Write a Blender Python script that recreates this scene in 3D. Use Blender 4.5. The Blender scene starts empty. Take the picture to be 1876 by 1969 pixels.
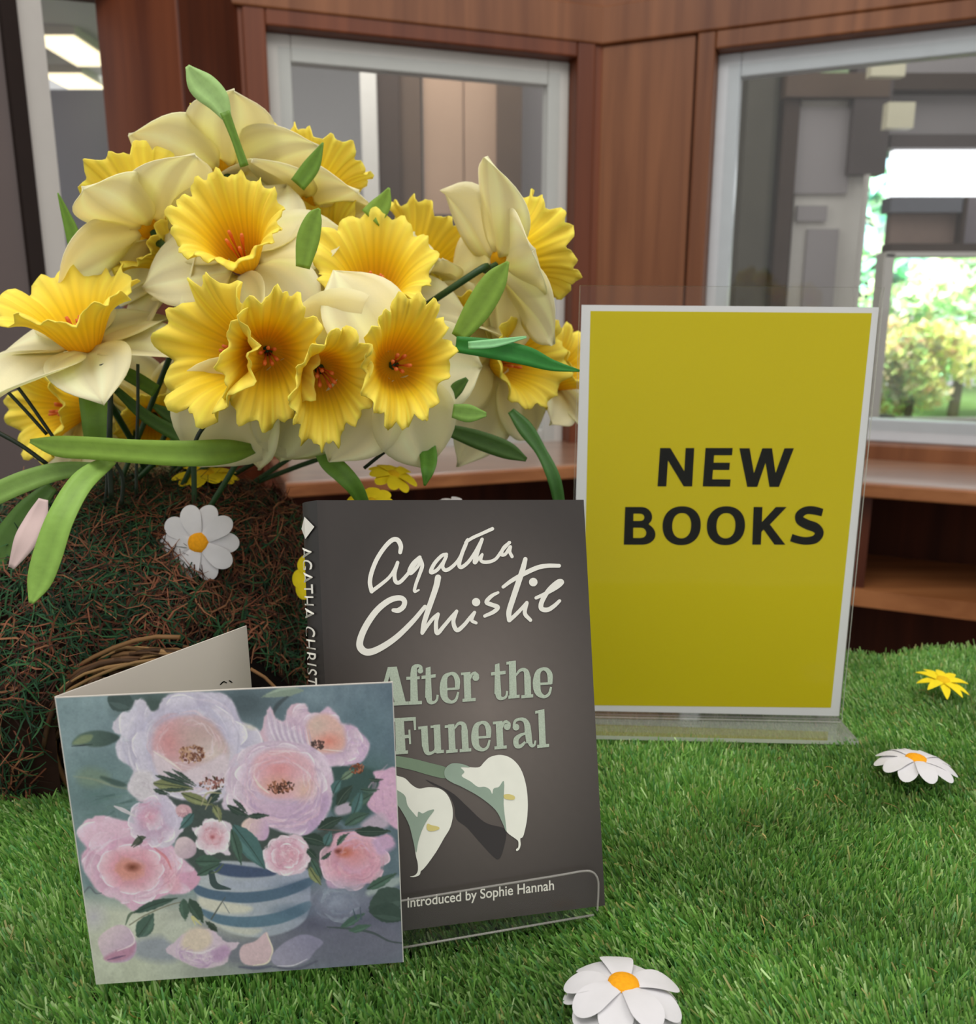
import bpy, math, random
import numpy as np
from mathutils import Vector, Matrix

random.seed(7)
rng = np.random.default_rng(11)
scene = bpy.context.scene
COL = scene.collection
W_PX, H_PX = 1876., 1969.
F_PX = 1680.0
PITCH = math.radians(12.9)
CAM_Z = 0.33                      # eye above the table top; the tips of the turf stand at about 0.02
CX, CY = 938.0, 984.5

# ------------------------------------------------------------------ camera
cam_data = bpy.data.cameras.new('camera')
cam = bpy.data.objects.new('camera', cam_data)
COL.objects.link(cam)
cam.location = (0, 0, CAM_Z)
cam.rotation_euler = (math.pi / 2 - PITCH, 0, 0)
cam_data.sensor_fit = 'VERTICAL'
cam_data.sensor_height = 36.0
cam_data.lens = F_PX / H_PX * 36.0
cam_data.clip_start = 0.02
cam_data.clip_end = 100
cam_data.dof.use_dof = True
cam_data.dof.focus_distance = 0.47
cam_data.dof.aperture_fstop = cam_data.lens / 2.6
scene.camera = cam

# ------------------------------------------------------------------ world and lights
world = bpy.data.worlds.new('world')
scene.world = world
world.use_nodes = True
wbg = world.node_tree.nodes['Background']
wbg.inputs[0].default_value = (1.0, 0.985, 0.965, 1)
wbg.inputs[1].default_value = 0.80


def area_light(name, loc, target, size, size_y, power, color=(1, 1, 1)):
    d = bpy.data.lights.new(name, 'AREA')
    d.shape = 'RECTANGLE'
    d.size, d.size_y = size, size_y
    d.energy = power
    d.color = color
    o = bpy.data.objects.new(name, d)
    COL.objects.link(o)
    o.location = loc
    o.rotation_euler = (Vector(target) - Vector(loc)).to_track_quat('-Z', 'Y').to_euler()
    return o


area_light('ceiling_lamp', (-0.5, 0.1, 2.0), (0.0, 0.6, 0.0), 1.5, 0.9, 23, (1, 0.97, 0.92))
area_light('ceiling_lamp', (1.3, 0.0, 2.0), (0.2, 0.6, 0.0), 1.2, 0.9, 12, (1, 0.98, 0.95))
area_light('ceiling_lamp', (-0.6, 3.6, 1.85), (-0.6, 3.8, 0), 1.6, 1.2, 32, (1, 0.97, 0.93))
area_light('ceiling_lamp', (1.6, 3.4, 1.85), (1.6, 3.8, 0), 1.4, 1.2, 9, (1, 0.99, 0.97))
area_light('garden_fill_light', (2.6, 6.0, 4.5), (4.2, 8.6, 0.3), 3.0, 3.0, 4200, (1, 1, 0.96))  # unseen area light added to brighten the trees in place of daylight

scene.view_settings.view_transform = 'Standard'
scene.view_settings.look = 'None'
scene.view_settings.gamma = 1.0
scene.view_settings.use_curve_mapping = False
scene.view_settings.exposure = 0.0
scene.render.film_transparent = False
scene.cycles.max_bounces = 10
scene.cycles.transparent_max_bounces = 16
scene.cycles.caustics_reflective = False
scene.cycles.caustics_refractive = False


# ------------------------------------------------------------------ measuring helpers
def lin(r, g, b):
    def f(c):
        c /= 255.0
        return c / 12.92 if c <= 0.04045 else ((c + 0.055) / 1.055) ** 2.4
    return (f(r), f(g), f(b))


_c, _s = math.cos(PITCH), math.sin(PITCH)


def ray(px, py):
    a = (px - CX) / F_PX
    b = -(py - CY) / F_PX
    return np.array([a, _c + b * _s, -_s + b * _c])


def at_y(px, py, y):
    d = ray(px, py)
    p = d * (y / d[1])
    return np.array([p[0], p[1], p[2] + CAM_Z])


def at_z(px, py, z):
    d = ray(px, py)
    t = (z - CAM_Z) / d[2]
    p = d * t
    return np.array([p[0], p[1], z])


def on_plane(px, py, p0, n):
    d = ray(px, py)
    o = np.array([0, 0, CAM_Z])
    t = np.dot(np.asarray(p0) - o, n) / np.dot(d, n)
    return o + d * t


def proj(P):
    P = np.atleast_2d(P)
    z = P[:, 2] - CAM_Z
    dep = P[:, 1] * _c - z * _s
    up = z * _c + P[:, 1] * _s
    return np.c_[CX + F_PX * P[:, 0] / dep, CY - F_PX * up / dep]


def unit(v):
    v = np.asarray(v, float)
    return v / np.linalg.norm(v)


def spline(pts, n=8, closed=False):
    """Catmull-Rom through rows of any width."""
    P = np.asarray(pts, float)
    k = len(P)
    if k == 2 and not closed:
        return np.array([P[0] + (P[1] - P[0]) * t for t in np.linspace(0, 1, n + 1)])
    out = []
    for i in range(k if closed else k - 1):
        if closed:
            a, b, c, d = P[(i - 1) % k], P[i], P[(i + 1) % k], P[(i + 2) % k]
        else:
            b, c = P[i], P[i + 1]
            a = P[i - 1] if i > 0 else 2 * b - c
            d = P[i + 2] if i + 2 < k else 2 * c - b
        for t in np.linspace(0, 1, n, endpoint=False):
            out.append(0.5 * ((2 * b) + (-a + c) * t + (2 * a - 5 * b + 4 * c - d) * t * t + (-a + 3 * b - 3 * c + d) * t ** 3))
    if not closed:
        out.append(P[-1])
    return np.array(out)


# ------------------------------------------------------------------ object helpers
def tag(o, label=None, cat=None, group=None, kind=None):
    if label: o['label'] = label
    if cat: o['category'] = cat
    if group: o['group'] = group
    if kind: o['kind'] = kind
    return o


def thing(name, loc, label, cat, group=None):
    o = bpy.data.objects.new(name, None)
    o.empty_display_size = 0.02
    o.location = tuple(float(x) for x in loc)
    COL.objects.link(o)
    return tag(o, label, cat, group)


def world_loc(o):
    p = Vector((0, 0, 0))
    while o is not None:
        p = p + o.location
        o = o.parent
    return np.array(p)


def build(name, verts, faces, mat, parent=None, smooth=True, col=None, mats=None, fmat=None):
    """One mesh object from world-space vertices; local to its parent when it has one."""
    V = np.asarray(verts, float).reshape(-1, 3)
    if parent is not None:
        V = V - world_loc(parent)
    me = bpy.data.meshes.new(name)
    me.from_pydata(V.tolist(), [], [tuple(int(i) for i in f) for f in faces])
    if mats:
        for m in mats: me.materials.append(m)
        if fmat is not None:
            me.polygons.foreach_set('material_index', np.asarray(fmat, np.int32))
    else:
        me.materials.append(mat)
    if smooth:
        me.polygons.foreach_set('use_smooth', np.ones(len(me.polygons), bool))
    if col is not None:
        ca = me.color_attributes.new('Col', 'FLOAT_COLOR', 'POINT')
        C = np.ones((len(V), 4), np.float32)
        C[:, :3] = np.asarray(col, np.float32)
        ca.data.foreach_set('color', C.ravel())
    me.update()
    o = bpy.data.objects.new(name, me)
    COL.objects.link(o)
    if parent is not None:
        o.parent = parent
    return o


class MB:
    """Collects simple shapes into one mesh."""
    def __init__(self):
        self.v, self.f, self.m, self.c = [], [], [], []
        self.n = 0

    def add(self, V, Fc, m=0, c=None):
        V = np.asarray(V, float).reshape(-1, 3)
        self.v.append(V)
        self.f += [tuple(int(i) + self.n for i in f) for f in Fc]
        self.m += [m] * len(Fc)
        if c is not None:
            self.c.append(np.broadcast_to(np.asarray(c, float), V.shape))
        self.n += len(V)
        return self

    def box(self, o, ax, ay, az, m=0):
        """box from corner o along three edge vectors"""
        o, ax, ay, az = (np.asarray(q, float) for q in (o, ax, ay, az))
        V = [o, o + ax, o + ax + ay, o + ay, o + az, o + ax + az, o + ax + ay + az, o + ay + az]
        return self.add(V, [(0, 3, 2, 1), (4, 5, 6, 7), (0, 1, 5, 4), (1, 2, 6, 5), (2, 3, 7, 6), (3, 0, 4, 7)], m)

    def tube(self, pts, r, k=6, m=0, c=None):
        P = np.asarray(pts, float)
        R = np.broadcast_to(np.asarray(r, float), (len(P),))
        T = np.gradient(P, axis=0)
        T /= np.linalg.norm(T, axis=1)[:, None] + 1e-12
        up = np.array([0, 0, 1.0]) if abs(T[0][2]) < 0.9 else np.array([1.0, 0, 0])
        V = []
        N = np.cross(T[0], up); N /= np.linalg.norm(N)
        for i in range(len(P)):
            N = N - T[i] * np.dot(N, T[i]); N /= np.linalg.norm(N) + 1e-12
            B = np.cross(T[i], N)
            for j in range(k):
                a = 2 * math.pi * j / k
                V.append(P[i] + R[i] * (math.cos(a) * N + math.sin(a) * B))
        Fc = []
        for i in range(len(P) - 1):
            for j in range(k):
                Fc.append((i * k + j, i * k + (j + 1) % k, (i + 1) * k + (j + 1) % k, (i + 1) * k + j))
        Fc.append(tuple(range(k))[::-1]); Fc.append(tuple((len(P) - 1) * k + j for j in range(k)))
        return self.add(V, Fc, m, c)

    def build(self, name, mat, parent=None, smooth=False, mats=None):
        return build(name, np.concatenate(self.v), self.f, mat, parent, smooth,
                     np.concatenate(self.c) if self.c else None, mats, self.m if mats else None)


def bevel(o, w, seg=2):
    m = o.modifiers.new('bevel', 'BEVEL')
    m.width = w; m.segments = seg; m.limit_method = 'ANGLE'
    return o


# ------------------------------------------------------------------ materials
def new_mat(name):
    m = bpy.data.materials.new(name)
    m.use_nodes = True
    nt = m.node_tree
    nt.nodes.clear()
    out = nt.nodes.new('ShaderNodeOutputMaterial')
    return m, nt, out


def plain(name, rgb, rough=0.5, noise=0.06, scale=30, spec=0.4, emit=0, bump=0):
    m, nt, out = new_mat(name)
    p = nt.nodes.new('ShaderNodeBsdfPrincipled')
    p.inputs['Roughness'].default_value = rough
    p.inputs['Specular IOR Level'].default_value = spec
    tc = nt.nodes.new('ShaderNodeTexCoord')
    nz = nt.nodes.new('ShaderNodeTexNoise')
    nz.inputs['Scale'].default_value = scale
    nz.inputs['Detail'].default_value = 4
    nt.links.new(tc.outputs['Object'], nz.inputs['Vector'])
    mx = nt.nodes.new('ShaderNodeMix'); mx.data_type = 'RGBA'
    c = lin(*rgb)
    mx.inputs[6].default_value = (*[x * (1 - noise * 2) for x in c], 1)
    mx.inputs[7].default_value = (*[min(1, x * (1 + noise * 2)) for x in c], 1)
    nt.links.new(nz.outputs['Fac'], mx.inputs[0])
    nt.links.new(mx.outputs[2], p.inputs['Base Color'])
    if emit:
        nt.links.new(mx.outputs[2], p.inputs['Emission Color'])
        p.inputs['Emission Strength'].default_value = emit
    if bump:
        b = nt.nodes.new('ShaderNodeBump'); b.inputs['Strength'].default_value = bump; b.inputs['Distance'].default_value = 0.001
        nt.links.new(nz.outputs['Fac'], b.inputs['Height']); nt.links.new(b.outputs[0], p.inputs['Normal'])
    nt.links.new(p.outputs[0], out.inputs[0])
    return m


def colored(name, rough=0.6, transl=0.0, spec=0.3, island=0.0, bump_scale=0, bump=0.0):
    """base colour from the Col attribute of the mesh, optional per-island variation and translucency"""
    m, nt, out = new_mat(name)
    at = nt.nodes.new('ShaderNodeVertexColor'); at.layer_name = 'Col'
    src = at.outputs['Color']
    if island:
        g = nt.nodes.new('ShaderNodeNewGeometry')
        hs = nt.nodes.new('ShaderNodeHueSaturation')
        mr = nt.nodes.new('ShaderNodeMapRange')
        mr.inputs['To Min'].default_value = 1 - island; mr.inputs['To Max'].default_value = 1 + island
        nt.links.new(g.outputs['Random Per Island'], mr.inputs['Value'])
        nt.links.new(mr.outputs[0], hs.inputs['Value']); nt.links.new(src, hs.inputs['Color'])
        src = hs.outputs['Color']
    p = nt.nodes.new('ShaderNodeBsdfPrincipled')
    p.inputs['Roughness'].default_value = rough
    p.inputs['Specular IOR Level'].default_value = spec
    nt.links.new(src, p.inputs['Base Color'])
    if bump:
        tc = nt.nodes.new('ShaderNodeTexCoord'); nz = nt.nodes.new('ShaderNodeTexNoise')
        nz.inputs['Scale'].default_value = bump_scale
        nt.links.new(tc.outputs['Object'], nz.inputs['Vector'])
        b = nt.nodes.new('ShaderNodeBump'); b.inputs['Strength'].default_value = bump; b.inputs['Distance'].default_value = 0.001
        nt.links.new(nz.outputs['Fac'], b.inputs['Height']); nt.links.new(b.outputs[0], p.inputs['Normal'])
    if transl:
        t = nt.nodes.new('ShaderNodeBsdfTranslucent')
        nt.links.new(src, t.inputs['Color'])
        mx = nt.nodes.new('ShaderNodeMixShader'); mx.inputs[0].default_value = transl
        nt.links.new(p.outputs[0], mx.inputs[1]); nt.links.new(t.outputs[0], mx.inputs[2])
        nt.links.new(mx.outputs[0], out.inputs[0])
    else:
        nt.links.new(p.outputs[0], out.inputs[0])
    return m


def wood(name, dark, light, rough=0.42, scale=(26, 26, 1.6), coat=0.0):
    m, nt, out = new_mat(name)
    p = nt.nodes.new('ShaderNodeBsdfPrincipled')
    p.inputs['Roughness'].default_value = rough
    p.inputs['Specular IOR Level'].default_value = 0.35
    p.inputs['Coat Weight'].default_value = coat
    p.inputs['Coat Roughness'].default_value = 0.28
    p.inputs['Coat IOR'].default_value = 2.0
    tc = nt.nodes.new('ShaderNodeTexCoord')
    mp = nt.nodes.new('ShaderNodeMapping'); mp.inputs['Scale'].default_value = scale
    nt.links.new(tc.outputs['Object'], mp.inputs['Vector'])
    nz = nt.nodes.new('ShaderNodeTexNoise'); nz.inputs['Scale'].default_value = 1.0; nz.inputs['Detail'].default_value = 7; nz.inputs['Distortion'].default_value = 0.7
    nt.links.new(mp.outputs[0], nz.inputs['Vector'])
    n2 = nt.nodes.new('ShaderNodeTexNoise'); n2.inputs['Scale'].default_value = 0.22; n2.inputs['Detail'].default_value = 2
    nt.links.new(mp.outputs[0], n2.inputs['Vector'])
    ad = nt.nodes.new('ShaderNodeMath'); ad.operation = 'MULTIPLY_ADD'; ad.inputs[1].default_value = 0.6
    nt.links.new(nz.outputs['Fac'], ad.inputs[0]); 
    sc = nt.nodes.new('ShaderNodeMath'); sc.operation = 'MULTIPLY'; sc.inputs[1].default_value = 0.4
    nt.links.new(n2.outputs['Fac'], sc.inputs[0]); nt.links.new(sc.outputs[0], ad.inputs[2])
    cr = nt.nodes.new('ShaderNodeValToRGB')
    cr.color_ramp.elements[0].position = 0.34; cr.color_ramp.elements[0].color = (*lin(*dark), 1)
    cr.color_ramp.elements[1].position = 0.64; cr.color_ramp.elements[1].color = (*lin(*light), 1)
    nt.links.new(ad.outputs[0], cr.inputs[0])
    nt.links.new(cr.outputs[0], p.inputs['Base Color'])
    nt.links.new(p.outputs[0], out.inputs[0])
    return m


def clear(name, tint=(0.96, 0.97, 0.97), refl=0.10, rough=0.02, extra=0.0, extra_col=(0.8, 0.82, 0.82)):
    """clear sheet: see-through with a fresnel sheen; extra = share of faint milky surface"""
    m, nt, out = new_mat(name)
    t = nt.nodes.new('ShaderNodeBsdfTransparent'); t.inputs[0].default_value = (*tint, 1)
    g = nt.nodes.new('ShaderNodeBsdfGlossy'); g.inputs['Roughness'].default_value = rough
    lw = nt.nodes.new('ShaderNodeLayerWeight'); lw.inputs['Blend'].default_value = 0.5
    pw = nt.nodes.new('ShaderNodeMath'); pw.operation = 'POWER'; pw.inputs[1].default_value = 5.0
    mu = nt.nodes.new('ShaderNodeMath'); mu.operation = 'MULTIPLY_ADD'; mu.inputs[1].default_value = 0.6; mu.inputs[2].default_value = refl
    mu.use_clamp = True
    nt.links.new(lw.outputs['Facing'], pw.inputs[0]); nt.links.new(pw.outputs[0], mu.inputs[0])
    mx = nt.nodes.new('ShaderNodeMixShader')
    nt.links.new(mu.outputs[0], mx.inputs[0]); nt.links.new(t.outputs[0], mx.inputs[1]); nt.links.new(g.outputs[0], mx.inputs[2])
    last = mx
    if extra:
        d = nt.nodes.new('ShaderNodeBsdfDiffuse'); d.inputs[0].default_value = (*extra_col, 1)
        m2 = nt.nodes.new('ShaderNodeMixShader'); m2.inputs[0].default_value = extra
        nt.links.new(mx.outputs[0], m2.inputs[1]); nt.links.new(d.outputs[0], m2.inputs[2])
        last = m2
    nt.links.new(last.outputs[0], out.inputs[0])
    return m


M = {}
M['wood'] = wood('stained_wood', (98, 55, 30), (136, 86, 53))
M['wood_red'] = wood('red_stained_wood', (84, 38, 18), (118, 62, 34))
M['wood_dark'] = wood('stained_and_shaded_wood', (52, 20, 8), (86, 40, 20))
M['wood_shelf'] = wood('shelf_wood', (120, 70, 38), (165, 108, 66), rough=0.3, scale=(2, 26, 26))
M['wood_black'] = wood('shelf_back_wood', (46, 20, 9), (74, 34, 16), rough=0.95)
M['sash'] = plain('sash_paint', (206, 204, 198), 0.35, 0.02)
M['sash_cool'] = plain('sash_paint_cool', (206, 210, 214), 0.3, 0.03)
M['glass'] = clear('window_glass', (0.95, 0.96, 0.96), 0.03, 0.02, 0.012)
M['acrylic'] = clear('clear_acrylic', (0.99, 0.99, 0.985), 0.004, 0.03, 0.004)
M['acrylic_base'] = clear('acrylic_base_sheet', (0.98, 0.98, 0.97), 0.24, 0.025, 0.07, (0.74, 0.76, 0.62))
M['acrylic_edge'] = clear('acrylic_cut_edge', (0.9, 0.92, 0.9), 0.12, 0.2, 0.60, (0.70, 0.72, 0.66))
M['acrylic_rim'] = clear('acrylic_polished_rim', (0.9, 0.9, 0.88), 0.06, 0.2, 0.40, (0.42, 0.40, 0.37))
M['paper'] = plain('white_paper', (226, 226, 228), 0.55, 0.01)
M['yellow'] = plain('yellow_paper', (205, 188, 8), 0.5, 0.015, 8, 0.15)
M['black_ink'] = plain('black_ink', (14, 15, 10), 0.5, 0.0, 30, 0.08)
M['board'] = plain('card_board', (214, 206, 196), 0.6, 0.015)
M['cream_ink'] = plain('cream_ink', (222, 220, 210), 0.5, 0.02, 300)
M['sage_ink'] = plain('sage_ink', (166, 178, 160), 0.55, 0.16, 1500)
M['lily_white'] = plain('lily_white_ink', (226, 226, 214), 0.5, 0.03, 120)
M['lily_green'] = plain('lily_green_ink', (140, 158, 142), 0.5, 0.05, 120)
M['stem_green'] = plain('stem_green_ink', (112, 132, 108), 0.5, 0.06, 90)
M['lily_yellow'] = plain('lily_yellow_ink', (206, 192, 120), 0.5, 0.03)
M['lily_shade'] = plain('lily_backdrop_ink', (46, 42, 42), 0.5, 0.02)
M['spine'] = plain('book_spine', (40, 37, 36), 0.5, 0.04)
M['pages'] = plain('page_block', (206, 196, 174), 0.8, 0.06, 400)
M['petal'] = colored('daffodil_petal_cloth', 0.75, 0.48, 0.2, 0.0, 500, 0.12)
M['corona'] = colored('daffodil_trumpet_cloth', 0.75, 0.32, 0.2, 0.0, 500, 0.12)
M['stamen'] = plain('stamen_orange', (208, 104, 48), 0.6, 0.1)
M['leaf'] = colored('green_leaf_cloth', 0.5, 0.12, 0.3, 0.0, 300, 0.2)
M['stem'] = plain('green_stem', (40, 72, 34), 0.5, 0.1)
M['wire'] = plain('dark_wire_stem', (26, 40, 24), 0.5, 0.1)
M['daisy'] = plain('white_foam_petal', (208, 206, 208), 0.8, 0.02, 200, 0.2)
M['daisy_mid'] = plain('orange_foam_centre', (232, 158, 24), 0.8, 0.12, 500, 0.2, 0, 0.4)
M['buttercup'] = plain('yellow_foam_petal', (238, 214, 34), 0.8, 0.06, 150, 0.2)
M['buttercup_mid'] = plain('deep_yellow_foam', (230, 186, 24), 0.8, 0.1, 300, 0.2)
M['pink'] = plain('pale_pink_cloth', (196, 172, 168), 0.7, 0.06, 60)
M['grass'] = colored('turf_fibre', 0.45, 0.42, 0.4, 0.26)
M['turf_base'] = plain('turf_backing', (28, 44, 18), 0.9, 0.3, 200, 0.1)
M['straw'] = colored('straw_fibre', 0.7, 0.0, 0.2, 0.38)
M['soil'] = plain('mound_core', (38, 24, 18), 0.9, 0.3, 60, 0.1)
M['twig'] = colored('twig_bark', 0.7, 0.0, 0.2, 0.3)
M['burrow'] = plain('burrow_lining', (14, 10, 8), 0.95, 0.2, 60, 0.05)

# ------------------------------------------------------------------ the room: two window walls meeting in an open corner
CORNER = np.array([0.238, 2.0, 0.0])


class Wall:
    def __init__(self, p0, d):
        self.p0, self.d = np.asarray(p0, float), unit(d)
        n = np.array([self.d[1], -self.d[0], 0.0])
        if n[1] > 0: n = -n
        self.n = n                                  # into the room

    def sz(self, px, py):
        p = on_plane(px, py, self.p0, self.n)
        return float(np.dot(p - self.p0, self.d)), float(p[2])

    def pt(self, s, z, d=0.0):
        q = self.p0 + self.d * s + self.n * d
        return np.array([q[0], q[1], z])

    def box(self, mb, s0, s1, z0, z1, d0, d1, m=0):
        return mb.box(self.pt(s0, z0, d0), self.d * (s1 - s0), self.n * (d1 - d0), np.array([0, 0, z1 - z0]), m)


WL = Wall(CORNER, (-0.944, -0.329, 0))
WR = Wall(CORNER, (0.912, -0.41, 0))
FLOOR_Z = -0.74
CEIL_Z = 2.15


def structure(o):
    o['kind'] = 'structure'
    return o


def wall_box(name, wall, s0, s1, z0, z1, d0, d1, mat, bev=0.0, parent=None, st=True):
    mb = MB(); wall.box(mb, s0, s1, z0, z1, d0, d1)
    o = mb.build(name, mat, parent)
    if bev: bevel(o, bev)
    if st and parent is None: structure(o)
    return o


# -- left window wall
sl_r = WL.sz(1100, 300)[0]           # window opening, edge by the corner
sl_l = WL.sz(522, 300)[0]            # window opening, far edge
zl_t = WL.sz(520, 55)[1]
zl_b = WL.sz(1000, 872)[1]
cas = WL.sz(1100, 300)[0] - WL.sz(1134, 300)[0]
zbeam = WL.sz(490, 20)[1]
zbeam_top = WL.sz(1020, 0)[1]
s_end = WL.sz(484, 300)[0]
# -- right window wall
sr_l = WR.sz(1372, 200)[0]
sr_r = sr_l + 1.05
zr_t = WR.sz(1372, 100)[1]
zr_b = WR.sz(1876, 862)[1]
casr = WR.sz(1372, 200)[0] - WR.sz(1338, 200)[0]
z_sill = WR.sz(1800, 888)[1]
print('L', sl_r, sl_l, zl_t, zl_b, cas, zbeam, zbeam_top, s_end)
print('R', sr_l, sr_r, zr_t, zr_b, casr, z_sill)
# depth of the sill in front of the wall: its front edge is seen at y=936
pfr = at_z(1800, 936, z_sill)
SILL_D = float(np.dot(pfr - CORNER, WR.n))
print('sill depth', SILL_D)


def window(idx, wall, s0, s1, z0, z1, c, border, sash_mat, mirror=False):
    """casing, painted sash and pane around an opening s0..s1"""
    mb = MB()
    wall.box(mb, s0 - c, s0, z0 - c, z1 + c, -0.06, 0.018)
    wall.box(mb, s1, s1 + c, z0 - c, z1 + c, -0.06, 0.018)
    wall.box(mb, s0, s1, z1, z1 + c, -0.06, 0.018)
    wall.box(mb, s0, s1, z0 - c, z0, -0.06, 0.018)
    # dark rebate between casing and sash
    o = structure(mb.build('window_%d' % idx, M['wood'] if not mirror else M['wood_red']))
    bevel(o, 0.004)
    mb = MB()
    b = border
    wall.box(mb, s0, s0 + b, z0, z1, -0.055, -0.022)
    wall.box(mb, s1 - b, s1, z0, z1, -0.055, -0.022)
    wall.box(mb, s0 + b, s1 - b, z1 - b, z1, -0.055, -0.022)
    wall.box(mb, s0 + b, s1 - b, z0, z0 + b, -0.055, -0.022)
    bevel(mb.build('window_sash', sash_mat, o), 0.003)
    mb = MB(); wall.box(mb, s0 + b * .5, s1 - b * .5, z0 + b * .5, z1 - b * .5, -0.020, -0.016)
    mb.build('window_pane', M['glass'], o)
    return o


bl = WL.sz(1060, 300)[0] - WL.sz(1100, 300)[0]
br = WR.sz(1416, 300)[0] - WR.sz(1372, 300)[0]
window(1, WL, sl_r, sl_l, zl_b, zl_t, cas, bl, M['sash'], True)
window(2, WR, sr_l, sr_r, zr_b, zr_t, casr, br, M['sash_cool'])

# boards between the openings, beams above
wall_box('trim_1', WL, 0.0, sl_r - cas, FLOOR_Z, zbeam, -0.06, 0.012, M['wood_red'])
wall_box('trim_2', WL, sl_l + cas, s_end + 0.03, FLOOR_Z, zbeam, -0.06, 0.012, M['wood_red'])
wall_box('trim_3', WL, -0.002, s_end + 0.4, zbeam, zbeam_top, -0.06, 0.022, M['wood'], 0.004)
wall_box('trim_4', WR, 0.004, sr_l - casr - 0.004, FLOOR_Z, zbeam, -0.06, 0.012, M['wood'], 0.003)
wall_box('trim_5', WR, 0.002, sr_r + 0.3, zbeam, zbeam_top, -0.06, 0.022, M['wood'], 0.004)
wall_box('wall_left', WL, -0.02, s_end + 0.4, zbeam_top, CEIL_Z, -0.06, 0.010, M['wood'])
wall_box('wall_right', WR, -0.02, sr_r + 0.3, zbeam_top, CEIL_Z, -0.06, 0.010, M['wood'])
wall_box('trim_6', WR, sr_r + casr, sr_r + 0.3, FLOOR_Z, zbeam, -0.06, 0.012, M['wood'])
# thin dark filler between post board and the casing
wall_box('trim_7', WR, sr_l - casr - 0.006, sr_l - casr, FLOOR_Z, zbeam, -0.06, 0.004, M['wood_dark'])

# -- post at the far left of the left window wall, and the side window beyond it
E0 = WL.pt(s_end, 0)
dside = np.array([-0.435, -0.900, 0.0])
dfront = np.array([-0.900, 0.435, 0.0])
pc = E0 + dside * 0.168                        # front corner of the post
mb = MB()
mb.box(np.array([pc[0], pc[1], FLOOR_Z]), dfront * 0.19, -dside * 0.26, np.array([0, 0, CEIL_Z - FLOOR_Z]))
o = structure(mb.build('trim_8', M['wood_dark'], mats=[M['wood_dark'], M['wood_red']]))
fm = [0] * 6
# face into the room lighter; the side face's shade is put into darker wood
me = o.data
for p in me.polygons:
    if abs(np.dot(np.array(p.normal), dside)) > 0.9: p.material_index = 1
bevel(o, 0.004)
WS = Wall(E0 + dfront * 0.19 + dside * 0.05, dside)   # side window plane, s runs towards the camera
if WS.n[0] < 0: WS.n = -WS.n


def s_at(px, py=250):
    return WS.sz(px, py)[0]


sa, sb, sc_, sd = s_at(104), s_at(52), s_at(22), s_at(-60)
print('side', sa, sb, sc_, sd)
zt_s, zb_s = CEIL_Z, -0.1
mb = MB(); WS.box(mb, sa, sb, FLOOR_Z, CEIL_Z, -0.04, 0.0)
w3 = structure(mb.build('window_3', M['sash']))
mb = MB(); WS.box(mb, -0.05, sa + .01, FLOOR_Z + .4, CEIL_Z - .1, -0.022, -0.018)
mb.build('window_pane', M['glass'], w3)
mb = MB(); WS.box(mb, sb, sc_, FLOOR_Z, CEIL_Z, -0.06, 0.008)
structure(mb.build('trim_9', plain('black_wood', (30, 20, 16), 0.5, 0.1)))
mb = MB(); WS.box(mb, sc_, sd + .3, FLOOR_Z, CEIL_Z, -0.06, 0.0)
structure(mb.build('wall_side', plain('grey_brown_panel', (104, 94, 92), 0.6, 0.08, 4)))

# -- window sill along both walls, and the open shelf unit below it
FR_T = 0.028
zs0 = z_sill - FR_T


def along_corner(d0, d1, sL, sR, z0, z1):
    """prism that follows both walls, from depth d0 to d1 in front of them"""
    def cpt(d):
        # meeting point of the two offset lines
        A = np.array([[WL.d[0], -WR.d[0]], [WL.d[1], -WR.d[1]]])
        bb = (CORNER + WR.n * d - CORNER - WL.n * d)[:2]
        t = np.linalg.solve(A, bb)
        return (CORNER + WL.n * d + WL.d * t[0])[:2]
    ring = []
    for d in (d0, d1):
        ring.append([(WL.pt(sL, 0, d))[:2], cpt(d), (WR.pt(sR, 0, d))[:2]])
    V = []
    for z in (z0, z1):
        for r in ring:
            V += [[*q, z] for q in r]
    # index: z*6 + ring*3 + k
    Fc = []
    for k in range(2):
        Fc += [(0 + k, 1 + k, 4 + k, 3 + k), (6 + k, 9 + k, 10 + k, 7 + k), (0 + k, 6 + k, 7 + k, 1 + k), (3 + k, 4 + k, 10 + k, 9 + k)]
    Fc += [(0, 3, 9, 6), (2, 8, 11, 5)]
    return V, Fc


sill_mat = wood('polished_sill_wood', (122, 88, 68), (168, 132, 106), rough=0.25, scale=(2, 26, 26), coat=1.0)  # base colour lightened to carry part of the bright sky reflection
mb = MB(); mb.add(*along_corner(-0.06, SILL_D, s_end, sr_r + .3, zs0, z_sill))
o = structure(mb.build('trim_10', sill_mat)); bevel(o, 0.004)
mb = MB(); mb.add(*along_corner(SILL_D, SILL_D + .012, s_end, sr_r + .3, zs0 + .002, z_sill - .001))
o = structure(mb.build('trim_28', M['wood_shelf'])); bevel(o, 0.003)
# low rail between sill and window
for nm, wl, a, b_, z1 in (('trim_11', WL, 0, s_end, zl_b - cas), ('trim_12', WR, 0, sr_r + .3, zr_b - casr)):
    if z1 > z_sill + 0.002:
        wall_box(nm, wl, a, b_, z_sill, z1, -0.06, 0.012, M['wood_red'])

unit_root = thing('shelf_unit', (CORNER[0], CORNER[1] - SILL_D, FLOOR_Z), 'dark brown wooden shelf unit built along the walls under the window sills', 'shelf unit')
mb = MB(); mb.add(*along_corner(-0.02, 0.0, s_end, sr_r + .3, FLOOR_Z, zs0))
mb.build('back_panel', M['wood_black'], unit_root)
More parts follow.
